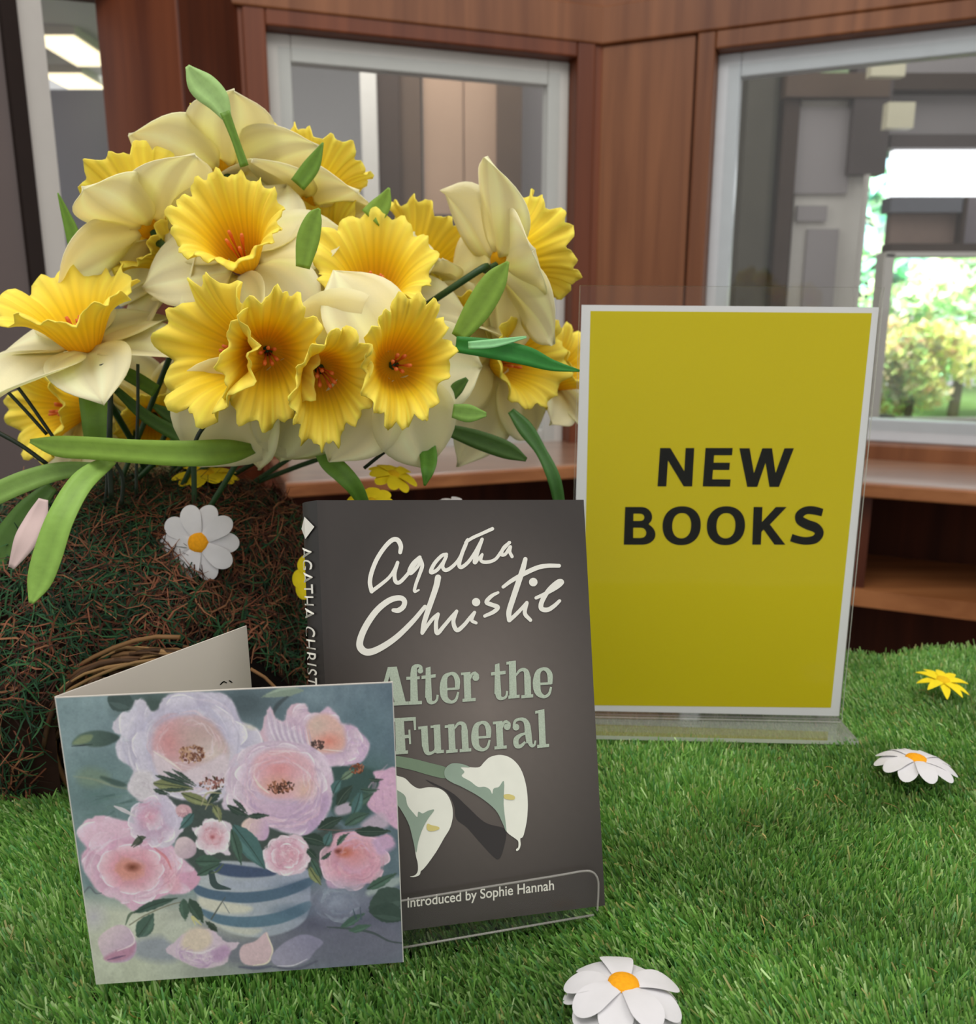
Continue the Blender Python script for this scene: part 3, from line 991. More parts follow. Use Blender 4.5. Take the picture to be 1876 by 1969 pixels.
def daffodil(px, Y, axis, R, L, label, plen=.060, spin=0.0, reflex=0.12, stem_to=None, seed=0, flare=1.0, ruffle=1.0, squash=1.0, short=()):
    r = np.random.default_rng(seed)
    ax = unit(axis)
    mouth = at_y(px[0], px[1], Y)
    base = mouth - ax * L
    if stem_to is None:
        stem_to = (MOUND_C[0] + r.normal(0, .03), MOUND_C[1] + r.normal(0, .02), MOUND_H * .8)
    stem_to = np.asarray(stem_to, float)
    t = thing('daffodil', stem_to, label, 'artificial flower', 'artificial daffodils')
    z = ax; x = unit(np.cross((.17, .31, 1.0), z)); y = np.cross(z, x)
    B = np.array([x, y, z])
    # trumpet
    nt, na = 16, 108
    V, C = [], []
    deep, mid, rim = np.array(lin(234, 178, 20)), np.array(lin(250, 218, 44)), np.array(lin(254, 236, 104))
    k1 = r.integers(12, 16); ph = r.uniform(0, 6.28, 4)
    for j in range(nt):
        q = j / (nt - 1)
        rad0 = .0085 + (R * .68 - .0085) * q ** .8 + R * .27 * q ** 4 * flare
        for i in range(na):
            a = 2 * math.pi * i / na
            rf = ruffle * q ** 3.2
            rad = rad0 * (1 + .014 * math.sin(30 * a) * q) + rf * R * (.05 * math.sin(k1 * a + ph[0]) + .022 * math.sin((2 * k1 + 3) * a + ph[1]) + .03 * math.sin(7 * a + ph[2]))
            zz = L * (q - .06 * q ** 6) + rf * R * (.07 * math.sin(k1 * a + ph[0] + 1.3) + .08 * math.sin(5 * a + ph[2]) + .025 * math.sin((2 * k1 + 1) * a + ph[3]))
            V.append((rad * math.cos(a) * (1 + (squash - 1) * q), rad * math.sin(a), zz))
            st = 1 + .07 * math.sin(30 * a + .6) + .05 * math.sin(53 * a + ph[1])
            cc = (deep + (mid - deep) * min(1, q / .55)) if q < .55 else (mid + (rim - mid) * (q - .55) / .45)
            C.append(np.clip(cc * st, 0, 1))
    Fc = [(j * na + i, j * na + (i + 1) % na, (j + 1) * na + (i + 1) % na, (j + 1) * na + i) for j in range(nt - 1) for i in range(na)]
    V.append((0, 0, -.001)); C.append(deep * .75); Fc += [((i + 1) % na, i, na * nt) for i in range(na)]
    o = build('trumpet', base + np.array(V) @ B, Fc, M['corona'], t, True, C)
    so = o.modifiers.new('thickness', 'SOLIDIFY'); so.thickness = .0007; so.offset = 0
    # petals
    for i in range(6):
        a0 = spin + i * math.pi / 3 + r.normal(0, .06)
        ln = plen * r.uniform(.94, 1.06); wd = plen * .44 * r.uniform(.94, 1.06)
        if i in short: continue
        rx = reflex + r.normal(0, .09); cup = r.uniform(.10, .26); wav = r.uniform(0, 6.28); layer = (i % 2) * .002
        nu, nv = 14, 11
        V, C = [], []
        for iu in range(nu):
            u = iu / (nu - 1)
            w = wd * (.18 + .82 * math.sin(math.pi * min(1, u ** .85)) ** .75) * (1 if u < .5 else (1 - ((u - .5) / .5) ** 5 * .94)) if u > 0 else wd * .18
            for iv in range(nv):
                v = -1 + 2 * iv / (nv - 1)
                rad = .0092 + ln * u
                hh = layer + rx * ln * u * 1.1 - .22 * ln * u ** 2.4 * (1 if r is None else 1) + cup * w * (v * v) * .8 + .0018 * math.sin(5 * u + 3 * v + wav) - .10 * w * math.exp(-(v / .15) ** 2)
                V.append((rad, v * w, hh))
                g = 1 + .07 * math.sin(v * 24 + wav) + .05 * math.sin(v * 41)
                c0, c1 = np.array(lin(250, 243, 178)), np.array(lin(252, 247, 214))
                C.append(np.clip((c0 + (c1 - c0) * min(1, u * 1.7)) * g, 0, 1))
        V = np.array(V)
        ca, sa_ = math.cos(a0), math.sin(a0)
        V = np.c_[V[:, 0] * ca - V[:, 1] * sa_, V[:, 0] * sa_ + V[:, 1] * ca, V[:, 2]]
        Fc = [(iu * nv + iv, (iu + 1) * nv + iv, (iu + 1) * nv + iv + 1, iu * nv + iv + 1) for iu in range(nu - 1) for iv in range(nv - 1)]
        o = build('petal', base + V @ B, Fc, M['petal'], t, True, C)
        so = o.modifiers.new('thickness', 'SOLIDIFY'); so.thickness = .0006; so.offset = 0
    # stamens
    mb = MB()
    for i in range(6):
        a = i * math.pi / 3 + r.normal(0, .2); s = .0035
        p0 = base + np.array([s * math.cos(a) * .4, s * math.sin(a) * .4, .002]) @ B
        p1 = base + np.array([s * math.cos(a) * 1.6, s * math.sin(a) * 1.6, L * r.uniform(.45, .62)]) @ B
        mb.tube([p0, (p0 + p1) / 2, p1 - (p1 - p0) * .12, p1], [.0006, .0006, .0014, .0011], 6)
    mb.build('stamens', M['stamen'], t, True)
    # neck and stem
    neck = base - ax * .010
    mid_ = (neck + stem_to) / 2 - ax * .02 + np.array([0, .01, .01])
    mb = MB(); mb.tube(spline([base + ax * .002, neck, neck - ax * .02, mid_, stem_to], 7), np.linspace(.0034, .0019, 29), 7)
    mb.build('stem', M['stem'], t, True)
    return t


def leaf_px(parent, pts, widths_px, Y, col=(88, 140, 46), face=(0, -1, .15), fold=.2, twist=0.0, name='leaf'):
    """leaf whose path is measured in the picture and stands at distance Y (one value or one per point)"""
    Ys = np.broadcast_to(np.asarray(Y, float), (len(pts),))
    P = [at_y(p[0], p[1], yy) for p, yy in zip(pts, Ys)]
    Wd = [w * yy / F_PX / 2 for w, yy in zip(widths_px, Ys)]
    return strip_leaf(name, P, Wd, parent, col, face, fold, twist)


def wire_px(parent, pts, r, Y):
    Ys = np.broadcast_to(np.asarray(Y, float), (len(pts),))
    mb = MB(); mb.tube(spline([at_y(p[0], p[1], yy) for p, yy in zip(pts, Ys)], 6), r, 6)
    return mb.build('wire_stem', M['wire'], parent, True)


def all_daffodils():
    D = {}
    S = [
        # key, mouth px, Y, axis, R, L, petal length, spin, reflex, seed, label
        ('left', (122, 560), .60, (-.08, -.40, .92), .046, .042, .060, .3, .05, 1, 'daffodil at the far left facing upward, with a wide ruffled yellow trumpet'),
        ('lowleft', (58, 790), .70, (-.55, -.75, .05), .042, .042, .060, .2, .3, 2, 'low daffodil at the left frame edge, behind crossing dark wire stems'),
        ('upleft', (252, 350), .68, (-.45, .40, .80), .040, .045, .060, .0, .1, 3, 'upper left daffodil turned away, its scalloped trumpet rim above cream petals'),
        ('leftmid', (262, 442), .672, (-.60, -.58, .55), .036, .042, .058, .5, .25, 4, 'half-hidden daffodil facing left, below the turned-away upper left one'),
        ('top', (438, 264), .73, (-.12, .62, .78), .040, .040, .062, .1, .1, 5, 'topmost daffodil seen from behind, cream petals under the tall thin leaf'),
        ('bigtop', (432, 412), .60, (.02, -.84, .54), .038, .054, .060, .45, .15, 6, 'large upright daffodil in the upper middle with a deep trumpet and striped throat'),
        ('topright', (625, 304), .74, (.30, .42, .86), .039, .044, .058, .0, .1, 7, 'upper right daffodil with wide scalloped rim in front of the left window'),
        ('mid', (592, 425), .69, (-.15, -.70, .70), .039, .042, .056, .2, .2, 8, 'daffodil wedged between the two large upright ones, behind a broad leaf'),
        ('bigright', (722, 492), .635, (.12, -.78, .62), .044, .048, .060, .15, .15, 9, 'large upright daffodil right of centre with a broad pale rim'),
        ('rightup', (842, 438), .77, (.42, .30, .85), .045, .048, .056, .4, .1, 10, 'deep yellow daffodil opening to the upper right behind the large right one'),
        ('farright', (1048, 470), .70, (.80, .48, .36), .042, .046, .064, .1, .1, 11, 'daffodil at the right turned away, long cream petals in side view'),
        ('rightlow', (1030, 690), .70, (.66, -.72, .12), .041, .045, .070, .5, -.05, 12, 'daffodil facing right beside the yellow sign, below the turned-away one'),
        ('frontleft', (388, 668), .545, (-.50, -.85, .20), .046, .045, .058, .17, -.15, 13, 'large front daffodil facing left with a broad fan-shaped trumpet'),
        ('frontmid', (521, 695), .535, (.28, -.95, -.10), .044, .045, .072, .26, -.1, 14, 'front centre daffodil facing forward with orange stamens deep in its throat'),
        ('frontdown', (640, 752), .528, (.34, -.90, -.24), .039, .045, .056, .52, -.15, 15, 'narrow front daffodil tucked right of the front centre one, facing downward'),
        ('frontright', (785, 695), .537, (.30, -.94, .10), .042, .045, .053, .16, -.15, 16, 'front right daffodil facing forward with all its ruffled rim visible'),
        ('small', (902, 540), .73, (.25, -.30, .92), .032, .036, .048, .2, .3, 17, 'small pale daffodil deep between the right hand flowers, behind a broad leaf'),
        ('edge', (1128, 690), .78, (.70, -.40, .50), .036, .04, .052, .0, .2, 18, 'daffodil mostly hidden behind the left edge of the yellow sign'),
        ('back', (300, 830), .74, (.30, -.75, -.20), .034, .04, .056, .1, .2, 19, 'pale drooping daffodil behind the leaves, under the large front left one'),
    ]
    for k, px, Y, axis, R, L, pl, spin, refl, seed, lab in S:
        D[k] = daffodil(px, Y, axis, R, L, lab, pl * (1.22 if k.startswith('front') else 1.1), spin, refl, None, seed, 1.0, 1.35 if k.startswith('front') else 1.0, {'frontmid': .68, 'frontdown': .62, 'frontright': .66, 'frontleft': .9}.get(k, 1.0), {'frontmid': (3, 1, 2), 'frontdown': (0, 1, 2, 3, 5), 'frontright': (3, 1), 'frontleft': (0, 1, 5)}.get(k, ()))
    G1, G2, G3, G4 = (128, 162, 60), (104, 142, 48), (140, 184, 84), (76, 110, 44)
    leaf_px(D['top'], [(470, 320), (452, 268), (432, 215)], [16, 14, 18], .62, G2)
    leaf_px(D['top'], [(436, 226), (416, 190), (384, 160), (360, 127)], [18, 44, 46, 8], .62, (164, 200, 124))
    leaf_px(D['topright'], [(572, 356), (600, 318), (621, 274)], [30, 30, 3], .66, G2)
    leaf_px(D['mid'], [(712, 420), (735, 392), (748, 361)], [42, 34, 4], .66, G1)
    leaf_px(D['mid'], [(582, 515), (592, 462), (604, 420), (614, 401)], [26, 42, 30, 5], .565, G1)
    leaf_px(D['bigright'], [(880, 650), (918, 595), (952, 540), (977, 503)], [28, 50, 44, 5], .575, G1)
    leaf_px(D['frontright'], [(876, 662), (940, 670), (1010, 684), (1060, 702), (1114, 713)], [30, 36, 36, 22, 4], [.57, .565, .56, .56, .555], (46, 124, 46))
    leaf_px(D['frontright'], [(900, 664), (950, 660), (1012, 648)], [14, 16, 4], .56, (150, 214, 150))  # no separate leaf: the horizontal leaf's pale highlight, put in as a coloured strip
    leaf_px(D['left'], [(148, 486), (140, 450), (124, 405), (111, 371)], [26, 26, 14, 2], .66, G2)
    leaf_px(D['frontleft'], [(500, 862), (440, 868), (360, 872), (260, 868), (180, 862), (110, 858), (58, 848)], [10, 46, 50, 46, 44, 40, 8], [.60, .57, .555, .56, .56, .565, .57], G1)
    leaf_px(D['left'], [(214, 884), (160, 925), (118, 995), (92, 1070), (76, 1120), (60, 1160)], [24, 46, 54, 58, 48, 10], [.57, .55, .53, .52, .515, .51], (136, 174, 78))
    leaf_px(D['lowleft'], [(200, 900), (120, 905), (50, 925), (-30, 960)], [20, 34, 42, 44], [.57, .57, .56, .55], (124, 158, 76))
    leaf_px(D['lowleft'], [(100, 935), (55, 985), (10, 1050), (-40, 1120)], [24, 52, 62, 50], [.59, .58, .57, .56], G4)
    leaf_px(D['left'], [(192, 862), (186, 800), (182, 745), (206, 716)], [54, 58, 54, 26], [.60, .60, .61, .63], (112, 150, 56))
    leaf_px(D['left'], [(196, 700), (250, 722), (300, 752)], [14, 26, 26], .64, G2)
    leaf_px(D['bigtop'], [(222, 748), (280, 800), (345, 838), (376, 856)], [14, 24, 26, 10], .625, G4)
    leaf_px(D['bigtop'], [(296, 780), (335, 806), (372, 842)], [10, 30, 10], .63, G4)
    leaf_px(D['left'], [(190, 682), (220, 682), (250, 680)], [10, 20, 10], .63, G4)
    leaf_px(D['left'], [(90, 694), (120, 692), (150, 690)], [6, 14, 6], .63, (166, 196, 140))
    leaf_px(D['frontright'], [(800, 815), (818, 850), (824, 880), (822, 905), (816, 934)], [12, 30, 34, 26, 4], [.61, .60, .59, .58, .58], (92, 142, 50))
    leaf_px(D['rightlow'], [(866, 828), (920, 846), (975, 866), (1012, 884)], [24, 36, 34, 8], .64, (62, 92, 36))
    leaf_px(D['frontdown'], [(612, 856), (632, 886), (660, 912), (684, 940), (704, 978)], [24, 38, 38, 32, 20], [.60, .59, .58, .58, .59], (106, 148, 58))
    leaf_px(D['rightlow'], [(982, 790), (1010, 824), (1040, 868), (1064, 918), (1076, 970)], [14, 30, 22, 26, 22], [.66, .65, .64, .63, .63], (58, 100, 42))
    leaf_px(D['frontright'], [(870, 790), (902, 795), (935, 797)], [26, 34, 8], .57, (132, 174, 80))
    leaf_px(D['frontright'], [(868, 762), (880, 745), (898, 728)], [20, 24, 8], .60, G4)
    wire_px(D['lowleft'], [(-10, 694), (40, 752), (95, 830), (130, 880)], .0012, .60)
    wire_px(D['lowleft'], [(0, 738), (45, 785), (90, 835)], .0012, .60)
    wire_px(D['lowleft'], [(-10, 828), (40, 856), (90, 892)], .0015, .59)
    wire_px(D['left'], [(196, 700), (204, 722), (212, 760), (210, 860), (214, 960)], [.0018] * 25, .585)
    wire_px(D['frontleft'], [(265, 700), (265, 780), (263, 860), (262, 950)], .0011, .60)
    wire_px(D['back'], [(222, 890), (236, 920), (234, 970)], .0014, .61)
    wire_px(D['back'], [(204, 890), (206, 930), (200, 980)], .0012, .62)
    wire_px(D['frontright'], [(700, 900), (750, 862), (800, 842)], .0014, .60)
    wire_px(D['frontleft'], [(375, 850), (385, 830), (405, 806)], .0014, .56)
    return D

# ------------------------------------------------------------------ flat print helpers (ink lies on its sheet)
from mathutils.geometry import tessellate_polygon


class Print:
    """ink shapes given in picture coordinates, laid on one flat sheet"""
    def __init__(self, p0, n, lift=.00012):
        self.p0, self.n, self.lift = np.asarray(p0, float), unit(n), lift

    def P(self, pts, k=1):
        return [on_plane(p[0], p[1], self.p0 + self.n * self.lift * k, self.n) for p in pts]


class Ink:
    def __init__(self):
        self.v, self.f = [], []

    def poly(self, loops):
        loops = [np.asarray(l, float) for l in loops]
        if len(loops) == 1: pass
        tris = tessellate_polygon([[Vector((p[0], p[1], 0)) for p in l] for l in loops])
        o = len(self.v)
        for l in loops: self.v += [tuple(p) for p in l]
        self.f += [tuple(i + o for i in t) for t in tris]
        return self

    def quad(self, *pts):
        o = len(self.v); self.v += [tuple(map(float, p)) for p in pts]; self.f.append(tuple(range(o, o + len(pts))))
        return self

    def stroke(self, pts, w, n=6, caps=True, smooth=True):
        P = np.asarray(pts, float); w = np.broadcast_to(np.asarray(w, float), (len(P),))
        Q = np.c_[P, w]
        if smooth: Q = spline(Q, n)
        X, Wd = Q[:, :2], Q[:, 2]
        T = np.gradient(X, axis=0); T /= np.linalg.norm(T, axis=1)[:, None] + 1e-9
        N = np.c_[-T[:, 1], T[:, 0]]
        o = len(self.v)
        for i in range(len(X)):
            self.v += [tuple(X[i] + N[i] * Wd[i] / 2), tuple(X[i] - N[i] * Wd[i] / 2)]
        for i in range(len(X) - 1):
            self.f.append((o + 2 * i, o + 2 * i + 1, o + 2 * i + 3, o + 2 * i + 2))
        if caps:
            for i in ((0, -1) if caps is True else ()): self.disc(X[i], Wd[i] / 2)
        # round inner joints where the line turns sharply
        for i in range(1, len(X) - 1):
            if np.dot(X[i] - X[i - 1], X[i + 1] - X[i]) < .75 * np.linalg.norm(X[i] - X[i - 1]) * np.linalg.norm(X[i + 1] - X[i]) + 1e-9:
                self.disc(X[i], Wd[i] / 2)
        return self

    def disc(self, c, r, k=14):
        o = len(self.v)
        self.v += [(c[0] + r * math.cos(2 * math.pi * i / k), c[1] + r * math.sin(2 * math.pi * i / k)) for i in range(k)]
        self.f.append(tuple(range(o, o + k)))
        return self

    def build(self, name, mat, pr, parent, tf=lambda p: p, k=1):
        V = np.array(pr.P([tf(p) for p in self.v], k)) + np.arange(len(self.v))[:, None] * 4e-8 * pr.n
        return build(name, V, self.f, mat, parent, False)


def sheet(name, corners, nu, nv, th, mat, parent, n, colfn=None, mat_back=None):
    """a thin board between four corners TL TR BR BL; its front carries colours from colfn(u, v)"""
    A, B_, C_, D_ = (np.asarray(c, float) for c in corners)
    u = np.linspace(0, 1, nu); v = np.linspace(0, 1, nv)
    U, Vv = np.meshgrid(u, v)
    F = ((1 - U)[..., None] * (1 - Vv)[..., None] * A + U[..., None] * (1 - Vv)[..., None] * B_ + U[..., None] * Vv[..., None] * C_ + (1 - U)[..., None] * Vv[..., None] * D_).reshape(-1, 3)
    idx = np.arange(nu * nv).reshape(nv, nu)
    Q = np.stack([idx[:-1, :-1], idx[1:, :-1], idx[1:, 1:], idx[:-1, 1:]], -1).reshape(-1, 4)
    back = [A - n * th, B_ - n * th, C_ - n * th, D_ - n * th]
    o = len(F)
    V = np.vstack([F, back, [A, B_, C_, D_]])
    b = [o, o + 1, o + 2, o + 3]; f = [o + 4, o + 5, o + 6, o + 7]
    side = [(b[0], b[1], b[2], b[3])] + [(f[i], f[(i + 1) % 4], b[(i + 1) % 4], b[i]) for i in range(4)]
    faces = Q.tolist() + side
    fm = [0] * len(Q) + [1] * len(side)
    col = None
    if colfn is not None:
        col = np.ones((len(V), 3)); col[:len(F)] = colfn(U.ravel(), Vv.ravel(), F)
    return build(name, V, faces, mat, parent, False, col, [mat, mat_back or mat], fm)


def text_mesh(txt, spacing=1.0, offset=0.0):
    """outline of a line of plain lettering as flat vertices and faces, 1 unit = cap height"""
    cu = bpy.data.curves.new('lettering', 'FONT')
    cu.body = txt; cu.size = 1.0; cu.space_character = spacing; cu.offset = offset
    ob = bpy.data.objects.new('lettering', cu); COL.objects.link(ob)
    dg = bpy.context.evaluated_depsgraph_get(); dg.update()
    me = bpy.data.meshes.new_from_object(ob.evaluated_get(dg))
    V = np.array([v.co[:2] for v in me.vertices]); Fc = [tuple(p.vertices) for p in me.polygons]
    bpy.data.objects.remove(ob); bpy.data.curves.remove(cu); bpy.data.meshes.remove(me)
    return V, Fc


def ink_text(txt, p0, p1, cap, name, mat, pr, parent, up, spacing=1.0, k=1, offset=0.0):
    """a line of lettering from picture point p0 to p1 along its baseline; up = picture vector of one cap height"""
    V, Fc = text_mesh(txt, spacing, offset)
    x0, x1 = V[:, 0].min(), V[:, 0].max()
    p0, p1, up = (np.asarray(q, float) for q in (p0, p1, up))
    pts = [p0 + (p1 - p0) * ((a - x0) / (x1 - x0)) + up * (b / .70) for a, b in V]
    return build(name, pr.P(pts, k), Fc, mat, parent, False)


# ------------------------------------------------------------------ the yellow sign in its clear holder
CAM = np.array([0, 0, CAM_Z])
SC = [np.array(p) + CAM for p in ((.0669, .6419, .0049), (.2768, .6355, .0032), (.2742, .6300, -.3079), (.0643, .6364, -.3062))]
SIGN_U = unit(SC[1] - SC[0]); SIGN_V = unit(SC[0] - SC[3]); SIGN_N = np.cross(SIGN_U, SIGN_V)
if SIGN_N[1] > 0: SIGN_N = -SIGN_N
SIGN_X = .17
SIGN_Y0 = float(at_z(1655, 1412, .021)[1])
print('sign y0', SIGN_Y0, 'n', SIGN_N)


def sign():
    t = thing('sign_sheet', (SC[2] + SC[3]) / 2, 'yellow sign sheet with white border and bold black lettering, inside the clear holder', 'sign')
    sheet('paper', SC, 2, 2, .0003, M['paper'], t, SIGN_N)
    pr = Print(SC[0], SIGN_N)
    yl = [(1135, 598), (1676, 602), (1597, 1361), (1118, 1356)]
    Ink().quad(*yl).build('yellow_panel', M['yellow'], pr, t, k=1)
    T = lambda p: (1080 + p[0] / 2.1875, 540 + p[1] / 2.1875)
    ink = Ink()
    # each glyph: polygons in a unit box (x 0..1 right, y 0..1 up), placed between left/right baseline and top picture points

    def glyph(bl, br, tl, tr, polys):
        bl, br, tl, tr = (np.array(q, float) for q in (bl, br, tl, tr))
        for loops in polys:
            ink.poly([[T((bl * (1 - x) + br * x) * (1 - y) + (tl * (1 - x) + tr * x) * y) for x, y in l] for l in loops])

    def arc(cx, cy, rx, ry, a0, a1, n=18, pw=1.0):
        out = []
        for i in range(n + 1):
            a = math.radians(a0 + (a1 - a0) * i / n)
            c_, s_ = math.cos(a), math.sin(a)
            out.append((cx + rx * math.copysign(abs(c_) ** pw, c_), cy + ry * math.copysign(abs(s_) ** pw, s_)))
        return out
    N = [[[(0, 0), (0, 1), (.30, 1), (.745, .40), (.745, 1), (1, 1), (1, 0), (.755, 0), (.255, .67), (.255, 0)]]]
    Eg = [[[(0, 0), (0, 1), (.97, 1), (.97, .81), (.33, .81), (.33, .62), (.92, .62), (.92, .43), (.33, .43), (.33, .19), (1, .19), (1, 0)]]]
    Wg = [[[(.0, 1), (.19, 1), (.30, .36), (.42, 1), (.60, 1), (.715, .36), (.825, 1), (1, 1), (.815, 0), (.625, 0), (.505, .62), (.385, 0), (.185, 0)]]]
    O = [[arc(.5, .5, .5, .52, 0, 360, 40, .92)[:-1], arc(.5, .5, .245, .335, 0, 360, 32, .9)[:-1]]]
    Bg = [[[(0, 0), (0, 1), (.5, 1)] + arc(.56, .745, .36, .255, 90, -50, 14) + arc(.58, .285, .42, .285, 45, -90, 14),
           [(.29, .82), (.50, .82)] + arc(.52, .725, .135, .095, 90, -90, 8) + [(.29, .63)],
           [(.29, .45), (.52, .45)] + arc(.54, .315, .165, .135, 90, -90, 8) + [(.29, .18)]]]
    Kg = [[[(0, 0), (0, 1), (.265, 1), (.265, .60), (.66, 1), (.985, 1), (.51, .535), (1, 0), (.67, 0), (.325, .40), (.265, .335), (.265, 0)]]]
    glyph((402, 865), (548, 865), (413, 703), (557, 703), N)
    glyph((592, 865), (707, 866), (604, 703), (722, 703), Eg)
    glyph((740, 867), (952, 867), (746, 704), (976, 704), Wg)
    glyph((260, 1110), (396, 1110), (266, 951), (388, 951), Bg)
    glyph((421, 1109), (582, 1109), (425, 951), (587, 951), O)
    glyph((607, 1109), (768, 1109), (611, 951), (773, 951), O)
    glyph((800, 1110), (940, 1110), (806, 951), (948, 951), Kg)
    # S as a thick stroke
    ink.stroke([T(p) for p in [(1096, 975), (1060, 966), (1026, 966), (1000, 984), (1003, 1008), (1034, 1026), (1066, 1038), (1083, 1060), (1066, 1086), (1030, 1094), (996, 1090), (964, 1080)]],
               [15, 16, 15, 16, 18, 19, 19, 17, 16, 15, 15, 15], 8, False)
    ink.build('black_lettering', M['black_ink'], pr, t, k=2)

    h = thing('acrylic_sign_holder', (SC[2] + SC[3]) / 2 - SIGN_V * .004, 'clear acrylic upright sign holder standing on the turf around the yellow sheet', 'sign holder')
    ext = .0135

    def plate(d, th, nm):
        o = SC[3] - SIGN_U * .0015 - SIGN_V * .004 + SIGN_N * d
        mb = MB()
        wv = SIGN_U * (np.linalg.norm(SC[1] - SC[0]) + .003); hv = SIGN_V * (np.linalg.norm(SC[0] - SC[3]) + ext + .004)
        mb.box(o, wv, SIGN_N * th, hv)
        ob = mb.build(nm, M['acrylic'], h, False, [M['acrylic'], M['acrylic_edge']])
        for p in ob.data.polygons:
            if abs(np.dot(np.array(p.normal), SIGN_N)) < .5: p.material_index = 1
        return ob
    plate(.0012, .0018, 'front_panel')
    plate(-.0042, .0022, 'back_panel')
    p = SC[3] - SIGN_V * .0045
    fl = at_z(1096, 1412, .021); fr_ = at_z(1655, 1412, .021)
    w = np.linalg.norm(SC[1] - SC[0]) + .003
    o = np.array([SC[3][0] - .0015, SIGN_Y0, .0175])
    mb = MB(); mb.box(o, SIGN_U * w, np.array([0, SC[3][1] + .055 - SIGN_Y0, 0]), np.array([0, 0, .003]))
    ob = mb.build('base_plate', M['acrylic_base'], h, False, [M['acrylic_base'], M['acrylic_edge']])
    for pl in ob.data.polygons:
        if abs(pl.normal.z) < .5: pl.material_index = 1


# ------------------------------------------------------------------ the paperback on its small clear stand
BK = 1.27
_bc = [np.array(p) * BK + CAM for p in ((-.0679, .3437, -.0753), (.0409, .3658, -.0770), (.0484, .3163, -.2392), (-.0603, .2942, -.2376))]
BOOK_P0 = np.mean(_bc, 0)
_u = unit(_bc[1] - _bc[0]); _v = unit(_bc[0] - _bc[3])
BOOK_N = np.cross(_u, _v)
if BOOK_N[1] > 0: BOOK_N = -BOOK_N
BOOK_N = unit(BOOK_N)
BC = [on_plane(px, py, BOOK_P0, BOOK_N) for px, py in ((609, 962), (1122, 961), (1163, 1741), (646, 1806))]
BOOK_F = (min(p[0] for p in BC[2:]) - .004, max(p[0] for p in BC[2:]) + .004, min(p[1] for p in BC[2:]) - .002, max(p[1] for p in BC) + .03)
print('book', BC, BOOK_F)
M['cover'] = colored('book_cover_print', 0.42, 0.0, 0.35)


